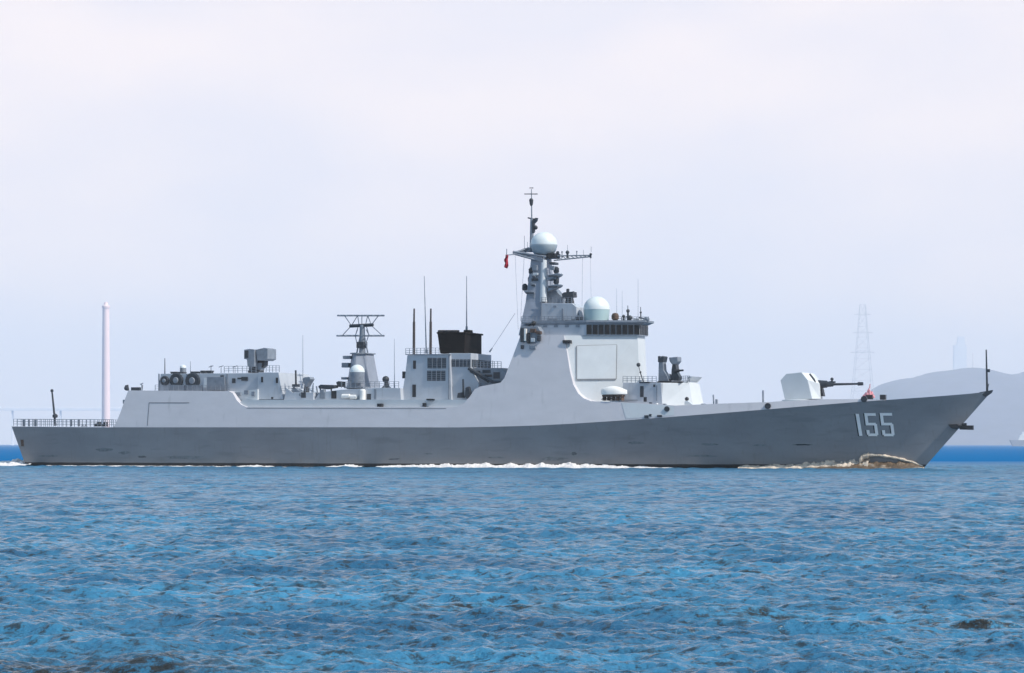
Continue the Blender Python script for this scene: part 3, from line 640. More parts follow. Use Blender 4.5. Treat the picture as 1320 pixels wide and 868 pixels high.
# mast house
b = MB(); b.prism([(697, 416), (698, 391), (737, 391), (743, 396), (744, 416)], 3.6, -3.0); mh = build('mast_house', b, M['house'], ship, bevel=0.05)
b = MB(); b.prism([(672, 417.2), (672, 415.4), (752, 415.4), (752, 417.2)], 5.25, -5.0); build('mast_deck', b, M['kit'], ship)
for (x0, x1, y0, y1) in [(706, 718, 411, 414), (713, 717, 394, 396), (724, 726, 398, 415), (697, 698.2, 391, 415)]:
    recess([(x0, y0), (x1, y0), (x1, y1), (x0, y1)], 3.6, 'kit', mh, 'wall_fitting', 0.12)
for (x0, x1, y0, y1, t) in [(741, 745, 409, 415.5, 4.6), (746, 749.5, 409, 415.5, 4.6), (736, 739, 412, 415.5, 4.6), (728, 731, 412.5, 415.5, 4.6)]:
    b = MB(); b.prism([(x0, y0), (x1, y0), (x1, y1), (x0, y1)], t, t-0.6); build('deck_box', b, M['dark'], ship)
b = MB(); b.tube(Q(741, 395, 3), Q(746, 406, 3), 0.13); b.tube(Q(740, 393, 3), Q(742, 399, 3), 0.2); build('davit', b, M['kit'], ship)
rail(698, 737, 391, 391, 3.4, 0.85, 8); rail(672, 752, 415.6, 415.6, 5.1, 0.85, 16)
# director on mast house roof
b = MB(); b.prism([(728, 391), (729.5, 381), (735, 381), (737, 391)], 1.6, 0.4); fd = build('fire_control_director', b, M['black'], ship, bevel=0.05)
b = MB(); b.prism([(724, 379), (727, 377), (738.5, 376), (739, 383), (730, 384), (725, 385)], 1.9, 0.3); b.tube(Q(732, 377, 1.2), Q(732, 372.5, 1.2), 0.25); b.ball(Q(739, 379, 1.2), 0.38, 10); build('director_head', b, M['dark'], fd, bevel=0.04)
# sloped bracket between mast and director
b = MB(); b.prism([(703, 372), (712, 370), (722, 381), (722, 391), (703, 391)], 1.4, -0.6); build('mast_bracket', b, M['kit'], mast, bevel=0.04)
# cantilevered antenna platforms
for (p, q, zt_, w_, side_) in [((706, 362), (719, 352), 2.0, 1.2, 1), ((706, 376), (719, 366), 2.0, 1.2, 1), ((689, 385), (676.5, 374), 2.0, 1.3, -1), ((690, 369), (684, 364), 2.0, 1.0, -1), ((690, 358), (685, 353), 1.8, 1.0, -1)]:
    t = 1.6
    b = MB(); b.prism([(p[0], p[1]), (p[0], q[1]+2.5), (q[0], q[1]), (q[0]+side_*1.5, q[1]+1.2), (q[0], q[1]+3.5)], t+w_/2+0.6, t-w_/2)
    pl = build('antenna_platform', b, M['kit'], mast, bevel=0.04)
    b = MB(); c = Q(q[0]-side_*1.0, q[1], t); b.lathe((c[0], t+0.3, c[2]-0.1), [(0.28, 0), (0.42, 0.2), (0.42, 0.75), (0.2, 1.0)], 12); build('jammer_pod', b, M['dark'], pl, smooth=40)
    b = MB(); b.prism([(min(p[0], q[0])+1, q[1]+3.2), (max(p[0], q[0])-1, q[1]+3.2), (max(p[0], q[0])-1, q[1]+4.8), (min(p[0], q[0])+1, q[1]+4.8)], t+w_/2+0.7, t-0.2); build('platform_edge', b, M['dark'], pl)
for (x0, x1, y0, y1, m_) in [(686, 692, 342, 349, 'kit'), (687, 693, 352, 355, 'light'), (685, 693, 359, 362, 'dark'), (709, 714, 343, 348, 'kit'), (708, 715, 338, 341, 'dark'), (683, 690, 376, 380, 'dark'), (708, 716, 357, 360, 'kit'), (681, 686, 395, 399, 'kit'), (687, 692, 404, 410, 'kit')]:
    b = MB(); b.prism([(x0, y0), (x1, y0), (x1, y1), (x0, y1)], 2.6, 1.0); build('mast_equipment', b, M[m_], mast, bevel=0.03)
# head of the mast
b = MB(); b.prism([(697, 333), (696, 327), (716, 326.5), (715, 333)], 1.4, -0.7); hd = build('mast_head', b, M['black'], ship)
q = Q(701, 316, 0.4); rr = 17/(F/DS)*1.02
b = MB(); b.lathe((q[0], 0.4, q[2]), [(rr*0.60, -rr*0.74), (rr*0.86, -rr*0.48), (rr*1.0, -rr*0.05), (rr*0.985, rr*0.12), (rr*0.93, rr*0.35), (rr*0.82, rr*0.56), (rr*0.63, rr*0.75), (rr*0.40, rr*0.88), (rr*0.18, rr*0.94), (0.02, rr*0.955)], 40)
mr_ = build('mast_radome', b, M['dome'], ship, smooth=60)
b = MB(); b.lathe((q[0], 0.4, q[2]), [(rr*0.62, -rr*0.76), (rr*0.875, -rr*0.48), (rr*1.01, -rr*0.07), (rr*1.012, rr*0.0), (rr*1.0, rr*0.02)], 40); build('radome_shaded_bowl', b, M['bowl'], mr_, smooth=60)
b = MB(); b.lathe((q[0], 0.4, q[2]-rr*0.74), [(rr*0.45, -0.35), (rr*0.6, 0)], 24); build('radome_collar', b, M['dark'], hd)
# yards
def truss(b, p, q, h, r_, n):
    P, Qq = Vector(p), Vector(q); up = Vector((0, 0, h))
    b.tube(P, Qq, r_); b.tube(P+up, Qq+up*0.3, r_)
    for i in range(n):
        a = P.lerp(Qq, i/n); c = P.lerp(Qq, (i+1)/n); k0 = 1-0.7*i/n
        b.tube(a+up*k0, c, r_*0.6)
b = MB(); truss(b, Q(704, 339, 1.6), Q(661, 327, 3.0), 0.9, 0.14, 6); b.prism([(663, 326), (670, 323), (700, 334), (700, 339)], 2.2, 1.6); yl = build('yardarm', b, M['kit'], mast)
b = MB(); b.tube(Q(662, 326, 3.0), Q(682, 320, 1.0), 0.14); b.prism([(664, 325), (676, 320), (684, 320), (684, 325)], 1.2, 0.4); build('yard_brace', b, M['kit'], yl)
b = MB(); b.tube(Q(664, 328, 3.0), Q(653.5, 329, 4), 0.08); b.tube(Q(653.2, 331, 4), Q(653.2, 321, 4), 0.06); build('signal_gaff', b, M['kit'], yl)
b = MB(); truss(b, Q(714, 336, 0.5), Q(762, 331, 0), 0.65, 0.09, 9); yrd = build('yardarm', b, M['kit'], mast)
for (px, y1, r_) in [(719, 326, 0.26), (724.5, 325, 0.14), (731.5, 316, 0.05), (731.5, 325.5, 0.28), (743.5, 324.5, 0.12), (752, 322, 0.05), (761.5, 328, 0.2)]:
    b = MB(); a = Q(px, 333, 0.3); c = Q(px, y1, 0.3); b.tube(a, c, r_*0.7, r_*0.5, 8)
    if r_ > 0.1: b.ball((c[0], 0.3, c[2]), r_, 10)
    build('yard_antenna', b, M['kit'] if r_ < 0.2 else M['dark'], yrd)
for (px, y1) in [(676, 304), (762, 318), (680, 312)]:
    b = MB(); b.tube(Q(px, 325, 1.5), Q(px, y1, 1.5), 0.035); build('yard_antenna', b, M['kit'], yl)
# topmast
b = MB(); b.tube(Q(685.5, 322, -0.6), Q(685.5, 282, -0.6), 0.36, 0.24); b.tube(Q(685.5, 282, -0.6), Q(685, 244, -0.6), 0.11, 0.06); tm = build('topmast', b, M['kit'], ship)
b = MB(); b.tube(Q(676, 250.3, -0.6), Q(693, 250.3, -0.6), 0.07); b.tube(Q(682.5, 242.5, -0.6), Q(687.5, 242.5, -0.6), 0.06); build('cross_antenna', b, M['dark'], tm)
b = MB(); b.ball(Q(684.8, 258.5, -0.6), 0.32, 12); b.lathe(Q(684.9, 266, -0.6), [(0.08, 0), (0.22, 0.2), (0.3, 0.7), (0.15, 0.8)], 12); build('wind_sensor', b, M['dark'], tm)
b = MB(); b.tube(Q(680.5, 281, -0.6), Q(690, 283, -0.6), 0.1); b.prism([(686, 284), (690, 281), (692, 281), (691, 285), (688, 288), (688, 299), (686, 301)], -0.3, -0.9); build('navigation_lamp', b, M['dark'], tm)
b = MB(); b.ball(Q(690.5, 293.5, -0.6), 0.32, 12); build('navigation_lamp', b, M['dark'], tm)
# halyards
b = MB(); b.tube(Q(676, 326, 2.5), Q(671, 414, 4.5), 0.025, n=4); b.tube(Q(664, 329, 3), Q(668, 425, 4.7), 0.02, n=4); b.tube(Q(751, 333, 0.2), Q(750, 414, 2.5), 0.02, n=4); b.tube(Q(761, 332, 0.2), Q(762, 385, 2), 0.015, n=4); build('halyard', b, M['kit'], mast)

# bridge wing clutter
WT = side(680, 430)[1]
b = MB(); b.prism([(670, 428), (671, 421), (693, 421), (697, 428), (697, 434), (690, 443), (680, 443), (676, 436), (670, 436)], WT+0.35, WT-1.8); bw_ = build('signal_platform', b, M['kit'], ship, bevel=0.05)
for (x0, x1, y0, y1, m_) in [(670.5, 675, 423, 441, 'dark'), (675.3, 678, 424, 440, 'white'), (679, 682, 429, 443, 'black'), (683, 690, 424, 429, 'rust'), (684, 689, 436, 441, 'light'), (691, 697, 427, 431, 'rust'), (692, 696, 433, 440, 'dark'), (671, 674, 445, 450, 'dark'), (682, 690, 445, 450, 'kit')]:
    b = MB(); b.prism([(x0, y0), (x1, y0), (x1, y1), (x0, y1)], WT+0.75, WT+0.2); build('signal_locker', b, M[m_], bw_, bevel=0.05)
b = MB(); b.tube(Q(679, 427, WT), Q(683, 418, WT), 0.16); b.tube(Q(687, 424, WT), Q(688, 417, WT), 0.12); b.ball(Q(688, 417, WT), 0.36, 10); build('searchlight', b, M['black'], ship)

# ---- boat deck fwd of the superstructure: house, CIWS
T5 = 5.6
b = MB(); b.prism([(801, 520), (803, 493.5), (852, 493.5), (854, 523)], T5, -4.5); fh3 = build('forward_deckhouse', b, M['house'], ship, bevel=0.04)
zb5 = Q(860, 524, 5)[2]; zt5 = Q(880, 493.5, 5)[2]
xf0 = Q(853, 520, T5)[0]; xf1 = Q(894, 520, 2.4)[0]; xg1 = Q(889, 493, 2.2)[0]
b = MB(); b.frus([(xf0, T5-0.05), (xf1, 2.6), (xf1, -2.6), (xf0, -T5+0.05)], [(xf0, T5-0.25), (xg1, 2.3), (xg1, -2.3), (xf0, -T5+0.25)], zb5, zt5); ww = build('wedge_deckhouse', b, M['light'], ship, bevel=0.04)
b = MB(); b.frus([(xf0+2.2, 3), (xg1-0.3, 2.0), (xg1-0.3, -2.0), (xf0+2.2, -3)], [(xf0+3.5, 2.4), (xg1-0.5, 1.8), (xg1-0.5, -1.8), (xf0+3.5, -2.4)], zt5, zt5+0.95); build('roof_screen', b, M['light'], ww)
for (x0, x1, y0, y1, t, m_) in [(825, 829.5, 498, 512, T5, 'dark'), (804, 822, 515.6, 516.6, T5, 'kit'), (842, 844.5, 496, 499, T5, 'dark'), (846, 847.2, 497, 517, T5, 'kit')]:
    recess([(x0, y0), (x1, y0), (x1, y1), (x0, y1)], t, m_, fh3, 'doorway' if m_ == 'dark' else 'pipe', 0.07)
b = MB(); b.prism([(824, 493.8), (824, 492.2), (837, 492.2), (837, 493.8)], T5+0.2, 2.0); build('deckhouse_roof_edge', b, M['dark'], fh3)
b = MB(); b.prism([(846, 493.8), (848, 491.5), (877, 491.5), (878, 493.8)], 3.6, 0.2); gp = build('gun_platform', b, M['black'], ship)
b = MB(); b.tube(Q(829, 492, 4.5), Q(825, 479, 4.5), 0.08); b.tube(Q(825, 479, 4.5), Q(823.2, 471.5, 4.5), 0.05); b.ball(Q(823, 470.5, 4.5), 0.3, 10); b.ball(Q(825.5, 480, 4.5), 0.16, 8); build('lamp_post', b, M['dark'], ship)
# close-in gun: two uprights with tracking heads, gun cradle between
b = MB(); b.prism([(848.5, 491.5), (849, 466), (854.5, 466), (855.5, 478), (860, 485), (862, 491.5)], 2.6, 1.2); cw = build('close_in_gun', b, M['kit'], ship, bevel=0.05)
b = MB(); b.prism([(848, 467), (848, 459.5), (850, 459), (851.5, 461.5), (854, 459), (856, 460), (854.5, 467)], 2.7, 1.0); build('tracking_camera', b, M['dark'], cw, bevel=0.03)
b = MB(); b.prism([(865, 491), (865.5, 477), (866.5, 470), (871, 470), (872, 480), (875.5, 486), (874, 491)], 2.2, 0.8); build('gun_mount', b, M['dark'], cw, bevel=0.05)
b = MB(); q = Q(868.5, 465, 1.5); b.prism([(862, 461), (873.5, 460), (873.5, 466), (870, 470), (866, 470), (863, 466)], 2.4, 0.6); build('tracking_radar', b, M['kit'], cw, bevel=0.08)
b = MB(); q = Q(870, 479, 2.3); q2 = Q(881, 477.5, 2.3); b.tube(q, Q(876, 478, 2.3), 0.26, 0.2, 10)
for a in range(5):
    an = 2*math.pi*a/5; b.tube((q[0]+0.6, 2.3+0.1*math.cos(an), Q(876, 478, 2.3)[2]+0.1*math.sin(an)), (q2[0], 2.3+0.08*math.cos(an), q2[2]+0.08*math.sin(an)), 0.05, n=6)
build('rotary_barrels', b, M['black'], cw)
b = MB(); b.prism([(853, 481), (862, 482), (864, 489), (856, 490)], 2.4, 1.3); build('ammunition_drum', b, M['kit'], cw, bevel=0.05)
rail(879, 889, 493.5, 493.2, 2.4, 0.95, 4, wires=3); rail(803, 846, 493.5, 493.5, 5.3, 0.9, 8)
# forward whaleback clutter
b = MB(); b.ball(Q(885.4, 514.5, 4.6), 0.3, 12); b.tube(Q(885.4, 515, 4.6), Q(885, 521.5, 4.6), 0.14); d1 = build('deck_light', b, M['black'], ship)
b = MB(); b.prism([(882, 522), (882.5, 517.5), (886, 516.5), (892, 521), (892, 522)], 4.9, 4.3); build('cowl_vent', b, M['light'], ship, bevel=0.05)
b = MB(); b.prism([(903, 522), (904, 520.5), (907, 520.5), (908, 522)], 4.4, 3.4); build('hatch', b, M['kit'], ship)
b = MB(); b.tube(Q(920, 521, 4), Q(919.5, 509, 4), 0.11); b.prism([(922, 521), (922, 515), (924.3, 515), (924.3, 521)], 4.3, 3.8); build('mooring_winch', b, M['kit'], ship)
b = MB(); b.tube(Q(983.8, 519, 3.5), Q(983.6, 503.5, 3.5), 0.14); build('mooring_post', b, M['kit'], ship)
b = MB(); b.prism([(868.7, 496), (869.8, 495), (871, 517), (870, 517)], 5.7, 5.5); 
for (px, py, w_, h_, mt) in [(831, 515, 3, 6, 'black'), (838, 520, 3, 2.5, 'dark'), (846, 524, 2, 8, 'white'), (856, 522, 4, 3, 'kit')]:
    t = side(px, 522)[1]; b = MB(); b.prism([(px-w_/2, py-h_/2), (px+w_/2, py-h_/2), (px+w_/2, py+h_/2), (px-w_/2, py+h_/2)], t-0.1, t-0.6); build('deck_fitting', b, M[mt], ship, bevel=0.03)
# pale bulwark section abreast of the deckhouse
b = MB(); patch(b, [(801, 518.8), (869, 523.4), (869, 535.5), (807, 540)], 'shell', 0.03, 16, 6); build('bulwark_plate', b, M['light'], shell)

# ---- deck gun
TG = 1.9
def G(px, py, t): return Vector(Q(px, py, t))
Sb = [(1012, 516.5), (1006, 490.5), (1013.5, 482), (1033, 480), (1041, 490), (1047, 514.5)]
left = [G(px, py, TG) for px, py in Sb]
inn = [(p.x+(0.25 if i in (1, 2) else 0.0), TG, p.z) for i, p in enumerate(left)]
# shield: starboard side face, bevelled nose running to the centreline
nose = [Q(1044, 514.8, 0.75), Q(1053.5, 490, 0.75), Q(1047, 482.5, 0.75)]
pts = [tuple(p) for p in left]+[(p[0], -p[1], p[2]) for p in left]
n6 = 6
nx_b = Q(1057.5, 514.5, 0.7); nx_m = Q(1056.5, 495, 0.7); nx_t = Q(1046.5, 481.5, 0.7)
pts += [nx_b, nx_m, nx_t, (nx_b[0], -0.7, nx_b[2]), (nx_m[0], -0.7, nx_m[2]), (nx_t[0], -0.7, nx_t[2])]
# indices: side 0..5, port 6..11, nose starboard 12(b) 13(m) 14(t), nose port 15 16 17
fsg = [(0, 1, 2, 3, 4, 5), (6, 7, 8, 9, 10, 11), (0, 1, 7, 6), (1, 2, 8, 7), (2, 3, 9, 8), (3, 14, 17, 9), (3, 4, 13, 14), (4, 5, 12, 13), (9, 10, 16, 17), (10, 11, 15, 16), (12, 13, 16, 15), (13, 14, 17, 16), (0, 5, 12, 15, 11, 6)]
b = MB().add(pts, fsg); gun = build('gun_turret', b, M['light'], ship, bevel=0.06)
b = MB(); q = Q(1030, 518, 0); b.lathe((q[0]+0.2, 0, q[2]-0.1), [(2.6, 0), (2.6, 0.35), (2.2, 0.4)], 32); build('turret_ring', b, M['light'], gun)
zgb = Q(1056, 495, 0)[2]
b = MB(); b.tube(Q(1052, 495.5, 0), Q(1066, 495.5, 0), 0.62, 0.5, 16); b.tube(Q(1066, 495.5, 0), Q(1074, 495.8, 0), 0.42, 0.3, 14); sl_ = build('recoil_sleeve', b, M['dark'], gun)
b = MB(); b.tube(Q(1073, 495.7, 0), Q(1108, 495, 0), 0.19, 0.14, 12); b.tube(Q(1106, 495, 0), Q(1112.5, 494.9, 0), 0.28, 0.24, 12); build('gun_barrel', b, M['dark'], gun, smooth=40)
b = MB(); b.tube(Q(1072.5, 494, 0), Q(1072.5, 489.5, 0), 0.13); b.ball(Q(1072.5, 489, 0), 0.24, 10); b.tube(Q(1069, 492.5, 0), Q(1077, 492.8, 0), 0.12); build('muzzle_radar', b, M['dark'], gun)
b = MB(); b.prism([(1051, 497), (1058, 498), (1060, 503), (1061.5, 511), (1058, 511), (1055, 503)], 0.5, -0.5); build('gun_port', b, M['black'], gun)
b = MB()
b.tube(Q(1043.5, 482.5, 1.0), Q(1049.5, 490, 1.0), 0.17); b.tube(Q(1049.5, 490, 1.0), Q(1050.5, 494, 1.0), 0.17); build('shield_gasket', b, M['dark'], gun)
# plinth under the gun
b = MB(); b.prism([(975, 520), (1003, 517.5), (1060, 515.3), (1068, 515.5), (1068, 520)], 3.2, -3.2); build('gun_plinth', b, M['light'], ship)

# foredeck fittings near the bow
for (x0, x1, y0, y1, t, m_) in [(1134, 1141, 509, 512.6, 1.2, 'black'), (1116, 1124, 509.2, 513.5, 1.6, 'black')]:
    b = MB(); b.prism([(x0, y0), (x1, y0), (x1, y1+3), (x0, y1+3)], t, t-0.8); build('mooring_bollard', b, M[m_], ship, bevel=0.05)

# -------- separate things carried on the ship
def topl(name, mb, m, label, catg, **kw):
    o = build(name, mb, m, None, ship=False, **kw); tag(o, label, catg, kw.get('group')); return o
def to_world(mb):
    r = MB(); r.v = [tuple(ROOT @ Vector((x, -t, z))) for x, t, z in mb.v]; r.f = mb.f; return r
# drooping red flag
b = MB(); g = []
nu, nv = 6, 14
for j in range(nv+1):
    for i in range(nu+1):
        v = j/nv; u = i/nu
        wdt = 0.34+0.30*v+0.07*math.sin(v*17)
        x, t, z = Q(653.6-0.9*v, 328.5+(16.0+2.2*u)*v, 4); x += 0.06*math.sin(v*11)
        g.append((x+(u-0.5)*wdt-0.05, t+0.13*math.sin(u*9+v*5), z))
b.add(g, [(j*(nu+1)+i, j*(nu+1)+i+1, (j+1)*(nu+1)+i+1, (j+1)*(nu+1)+i) for j in range(nv) for i in range(nu)])
fo = topl('flag', to_world(b), M['red'], 'small dark red flag hanging limp below the left end of the mast yardarm', 'flag', smooth=60)
sm = fo.modifiers.new('thick', 'SOLIDIFY'); sm.thickness = 0.03
# red canvas bundle on foredeck
b = MB(); g = []; q = Q(1120, 511, 0.8)
for (dx, dt, r_, hh_) in [(0, 0.0, 0.5, 1.25), (-0.5, 0.1, 0.42, 0.75), (0.5, -0.1, 0.4, 0.9), (-0.15, 0.3, 0.45, 0.8), (0.85, 0.2, 0.3, 0.5), (-0.85, 0.2, 0.28, 0.45), (0.25, 0.3, 0.3, 1.05)]:
    r_ *= 0.75; hh_ *= 0.92; dx *= 0.8
    b.lathe((q[0]+dx, 0.8+dt, q[2]-0.25), [(r_, 0), (r_*1.15, hh_*0.35), (r_*0.8, hh_*0.65), (r_*0.65, hh_*0.9), (r_*0.2, hh_*1.12), (0.05, hh_*1.2)], 9)
b.tube((q[0]+0.1, 0.8, q[2]+1.1), (q[0]+0.18, 0.8, q[2]+1.75), 0.09, 0.05)
topl('canvas_bundle', to_world(b), M['pink'], 'faded red and pink canvas bundle standing on the foredeck beyond the gun muzzle', 'canvas cover', smooth=60)
# covered boat beside the superstructure
bt = bpy.data.objects.new('covered_boat', None); COL.objects.link(bt); bq = Q(790, 514, 7.0)
bt.matrix_world = ROOT @ Matrix.Translation((bq[0], -bq[1], bq[2]-0.2)); ORG[bt.name] = Vector((bq[0], -bq[1], bq[2]-0.2))
tag(bt, 'small boat under a white cover on brown chocks below the bridge front', 'boat')
g = []; fsb = []; nS = 14; nC = 10
x_0 = Q(775, 508, 7.0)[0]; x_1 = Q(808, 505, 7.0)[0]; zc = Q(790, 509, 7.0)[2]
for i in range(nS+1):
    u = i/nS; x = x_0+(x_1-x_0)*u; wv = 0.95*(1-abs(2*u-0.95)**3.2*0.9) if u <= 1 else 0.1; wv = max(0.08, wv)
    hv = (0.55+0.65*math.sin(math.pi*min(1, u*0.9+0.12)))
    for k in range(nC+1):
        a = math.pi*k/nC; g.append((x, 6.9+wv*math.cos(a), zc+hv*math.sin(a)**0.8+0.1*u))
for i in range(nS):
    for k in range(nC): a = i*(nC+1)+k; fsb.append((a, a+1, a+nC+2, a+nC+1))
    fsb.append((i*(nC+1)+nC, i*(nC+1), (i+1)*(nC+1), (i+1)*(nC+1)+nC))
fsb.append(tuple(range(nC+1))); fsb.append(tuple(nS*(nC+1)+k for k in range(nC+1)))
build('cover', MB().add(g, fsb), M['white'], bt, smooth=50)
b = MB(); b.box((x_0+0.3, 6.2, zc-0.28), (x_1-0.5, 7.55, zc-0.01)); build('boat_hull', b, M['rust'], bt, bevel=0.08)
for k in range(5):
    x = x_0+0.5+(x_1-x_0-1.2)*k/4; b = MB(); b.box((x-0.09, 6.4, zc-0.85), (x+0.09, 7.6, zc-0.28)); b.tube((x-0.25, 7.6, zc-0.7), (x+0.25, 7.6, zc-0.35), 0.06); build('chock', b, M['rust'], bt)

# ------------------------------------------------------------------ sea
rs = np.random.RandomState(3)
def wave_height(Xa, Ya, cell):
    Z = np.zeros_like(Xa)
    n = 230
    lam = np.exp(rs.uniform(np.log(0.11), np.log(5.0), n)); th = rs.normal(R(78), R(40), n); ph = rs.uniform(0, 2*np.pi, n)
    for l_, t_, p_ in zip(lam, th, ph):
        k = 2*np.pi/l_
        amp = 0.0054*l_ if l_ < 0.6 else 0.0054*0.6*(l_/0.6)**0.72
        fade = np.clip((l_/cell-1.8)/1.6, 0, 1)
        arg = k*(np.cos(t_)*Xa+np.sin(t_)*Ya)+p_+0.9*np.sin(0.13*Xa*np.cos(t_*3)+0.17*Ya+p_)
        s = np.sin(arg)
        Z += amp*fade*(s-0.2*(1-np.abs(np.sin(arg*0.5)))*2+0.2)
    return Z-Z[-1600:-200].mean()-0.10
dense = np.linspace(-14.5, 14.5, 760); outer = np.concatenate([np.linspace(14.9, 60, 60), np.linspace(62, 298, 60), np.linspace(300, 345.1, 60)])
ang = np.concatenate([dense, outer])            # degrees from +Y, clockwise, full circle
pys = np.concatenate([np.linspace(1500, 420, 110), 27+390*np.linspace(1, 0, 2100)**1.6, np.linspace(26.6, 2.2, 90), np.array([1.2, 0.7, 0.45, 0.32])])
rad = F*CH/pys
A_, R_ = np.meshgrid(np.radians(ang), rad)
Xw = R_*np.sin(A_); Yw = R_*np.cos(A_)
dr = np.gradient(rad); cellr = np.abs(dr)[:, None]*np.ones_like(Xw)
dA = np.ones_like(ang)*np.radians(29/760); dA[760:] = np.radians(2.5)
cell = np.maximum(cellr, R_*dA[None, :])
Zw = wave_height(Xw, Yw, cell)
nr, nc = Xw.shape
verts = np.stack([Xw, Yw, Zw], -1).reshape(-1, 3).astype(np.float32)
ctr = np.array([[0, 0, 0]], np.float32)
ii = np.arange(nr-1)[:, None]*nc; jj = np.arange(nc)[None, :]; jn = (np.arange(nc)+1) % nc
q0 = ii+jj; q1 = ii+jn[None, :]; q2 = ii+nc+jn[None, :]; q3 = ii+nc+jj
quads = np.stack([q0, q1, q2, q3], -1).reshape(-1, 4)[:, ::-1]
me = bpy.data.meshes.new('sea')
me.vertices.add(len(verts)+1); me.vertices.foreach_set('co', np.concatenate([verts, ctr]).ravel())
tris = np.stack([np.full(nc, len(verts)), jn, np.arange(nc)], -1)
tl = np.concatenate([quads.ravel(), tris.ravel()]).astype(np.int32)
me.loops.add(len(tl)); me.loops.foreach_set('vertex_index', tl)
ls = np.concatenate([np.arange(len(quads))*4, len(quads)*4+np.arange(nc)*3]).astype(np.int32)
me.polygons.add(len(ls)); me.polygons.foreach_set('loop_start', ls)
me.update(calc_edges=True); me.validate()
me.shade_smooth()
sea = bpy.data.objects.new('sea', me); COL.objects.link(sea); tag(sea, 'choppy blue estuary water with brown silty patches and painted dark trough flecks', None, None, 'structure')
m = bpy.data.materials.new('sea_water'); m.use_nodes = True; t = m.node_tree; n = t.nodes; l = t.links; p = n['Principled BSDF']
g = n.new('ShaderNodeNewGeometry')
def nz(scale, st, det=4, rgh=0.55):
    mpn = n.new('ShaderNodeMapping'); mpn.inputs['Scale'].default_value = st; l.new(g.outputs['Position'], mpn.inputs[0])
    x = n.new('ShaderNodeTexNoise'); x.inputs['Scale'].default_value = scale; x.inputs['Detail'].default_value = det; x.inputs['Roughness'].default_value = rgh
    l.new(mpn.outputs[0], x.inputs[0]); return x.outputs[0]
big = nz(0.09, (1, 1.3, 0), 3); med = nz(0.55, (1, 1.6, 0), 4)
def rng(src, a, b_, c=0.0, d=1.0):
    x = n.new('ShaderNodeMapRange'); x.inputs['From Min'].default_value = a; x.inputs['From Max'].default_value = b_; x.inputs['To Min'].default_value = c; x.inputs['To Max'].default_value = d; l.new(src, x.inputs[0]); return x.outputs[0]
def mixc(f, a, b_):
    x = n.new('ShaderNodeMix'); x.data_type = 'RGBA'
    l.new(f, x.inputs[0])
    for s_i, v in ((6, a), (7, b_)):
        if isinstance(v, tuple): x.inputs[s_i].default_value = v
        else: l.new(v, x.inputs[s_i])
    return x.outputs[2]
c1 = mixc(rng(big, 0.38, 0.66), (0.022, 0.100, 0.19, 1), (0.050, 0.225, 0.375, 1))
mulm = n.new('ShaderNodeMath'); mulm.operation = 'MULTIPLY'; l.new(rng(big, 0.44, 0.60), mulm.inputs[0]); l.new(rng(med, 0.50, 0.62), mulm.inputs[1])
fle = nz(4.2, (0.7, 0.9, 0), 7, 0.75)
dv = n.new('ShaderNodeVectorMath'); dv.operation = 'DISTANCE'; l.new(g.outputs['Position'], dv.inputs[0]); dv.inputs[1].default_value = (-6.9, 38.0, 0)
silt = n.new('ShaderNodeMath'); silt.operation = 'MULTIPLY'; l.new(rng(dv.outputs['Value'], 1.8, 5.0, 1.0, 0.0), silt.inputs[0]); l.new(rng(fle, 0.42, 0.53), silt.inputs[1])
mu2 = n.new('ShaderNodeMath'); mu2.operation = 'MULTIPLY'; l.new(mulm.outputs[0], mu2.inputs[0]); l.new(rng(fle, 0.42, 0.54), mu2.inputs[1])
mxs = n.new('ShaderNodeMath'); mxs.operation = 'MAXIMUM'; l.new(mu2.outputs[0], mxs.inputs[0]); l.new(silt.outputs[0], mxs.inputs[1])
mxf = n.new('ShaderNodeMath'); mxf.operation = 'MAXIMUM'; l.new(mxs.outputs[0], mxf.inputs[0]); l.new(rng(fle, 0.515, 0.585, 0, 0.85), mxf.inputs[1])  # dark wave troughs painted in as flecks, besides the silt
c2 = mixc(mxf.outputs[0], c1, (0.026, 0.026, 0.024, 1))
sp = n.new('ShaderNodeSeparateXYZ'); l.new(g.outputs['Position'], sp.inputs[0])
c3 = mixc(rng(sp.outputs[1], 392, 520), c2, (0.003, 0.125, 0.31, 1))     # base colour turns a deeper blue beyond the ship
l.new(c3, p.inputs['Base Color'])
p.inputs['IOR'].default_value = 1.33; p.inputs['Specular IOR Level'].default_value = 0.5
b1 = nz(1.6, (1, 1.5, 0), 5, 0.6); b2 = nz(0.5, (1, 1.8, 0), 3, 0.5)
bp = n.new('ShaderNodeBump'); bp.inputs['Distance'].default_value = 0.22; bp.inputs['Strength'].default_value = 0.9; l.new(b1, bp.inputs['Height'])
bp2 = n.new('ShaderNodeBump'); bp2.inputs['Distance'].default_value = 0.5; bp2.inputs['Strength'].default_value = 0.6; l.new(b2, bp2.inputs['Height']); l.new(bp.outputs[0], bp2.inputs['Normal'])
l.new(bp2.outputs[0], p.inputs['Normal'])
b3 = nz(5.5, (1, 1.6, 0), 4, 0.6); bp3 = n.new('ShaderNodeBump'); bp3.inputs['Distance'].default_value = 0.035; bp3.inputs['Strength'].default_value = 1.0; l.new(b3, bp3.inputs['Height']); l.new(bp3.outputs[0], bp.inputs['Normal'])
l.new(rng(sp.outputs[1], 60, 600, 0.14, 0.5), p.inputs['Roughness'])
l.new(rng(sp.outputs[1], 392, 520, 0.45, 0.0), p.inputs['Specular IOR Level'])
me.materials.append(m)

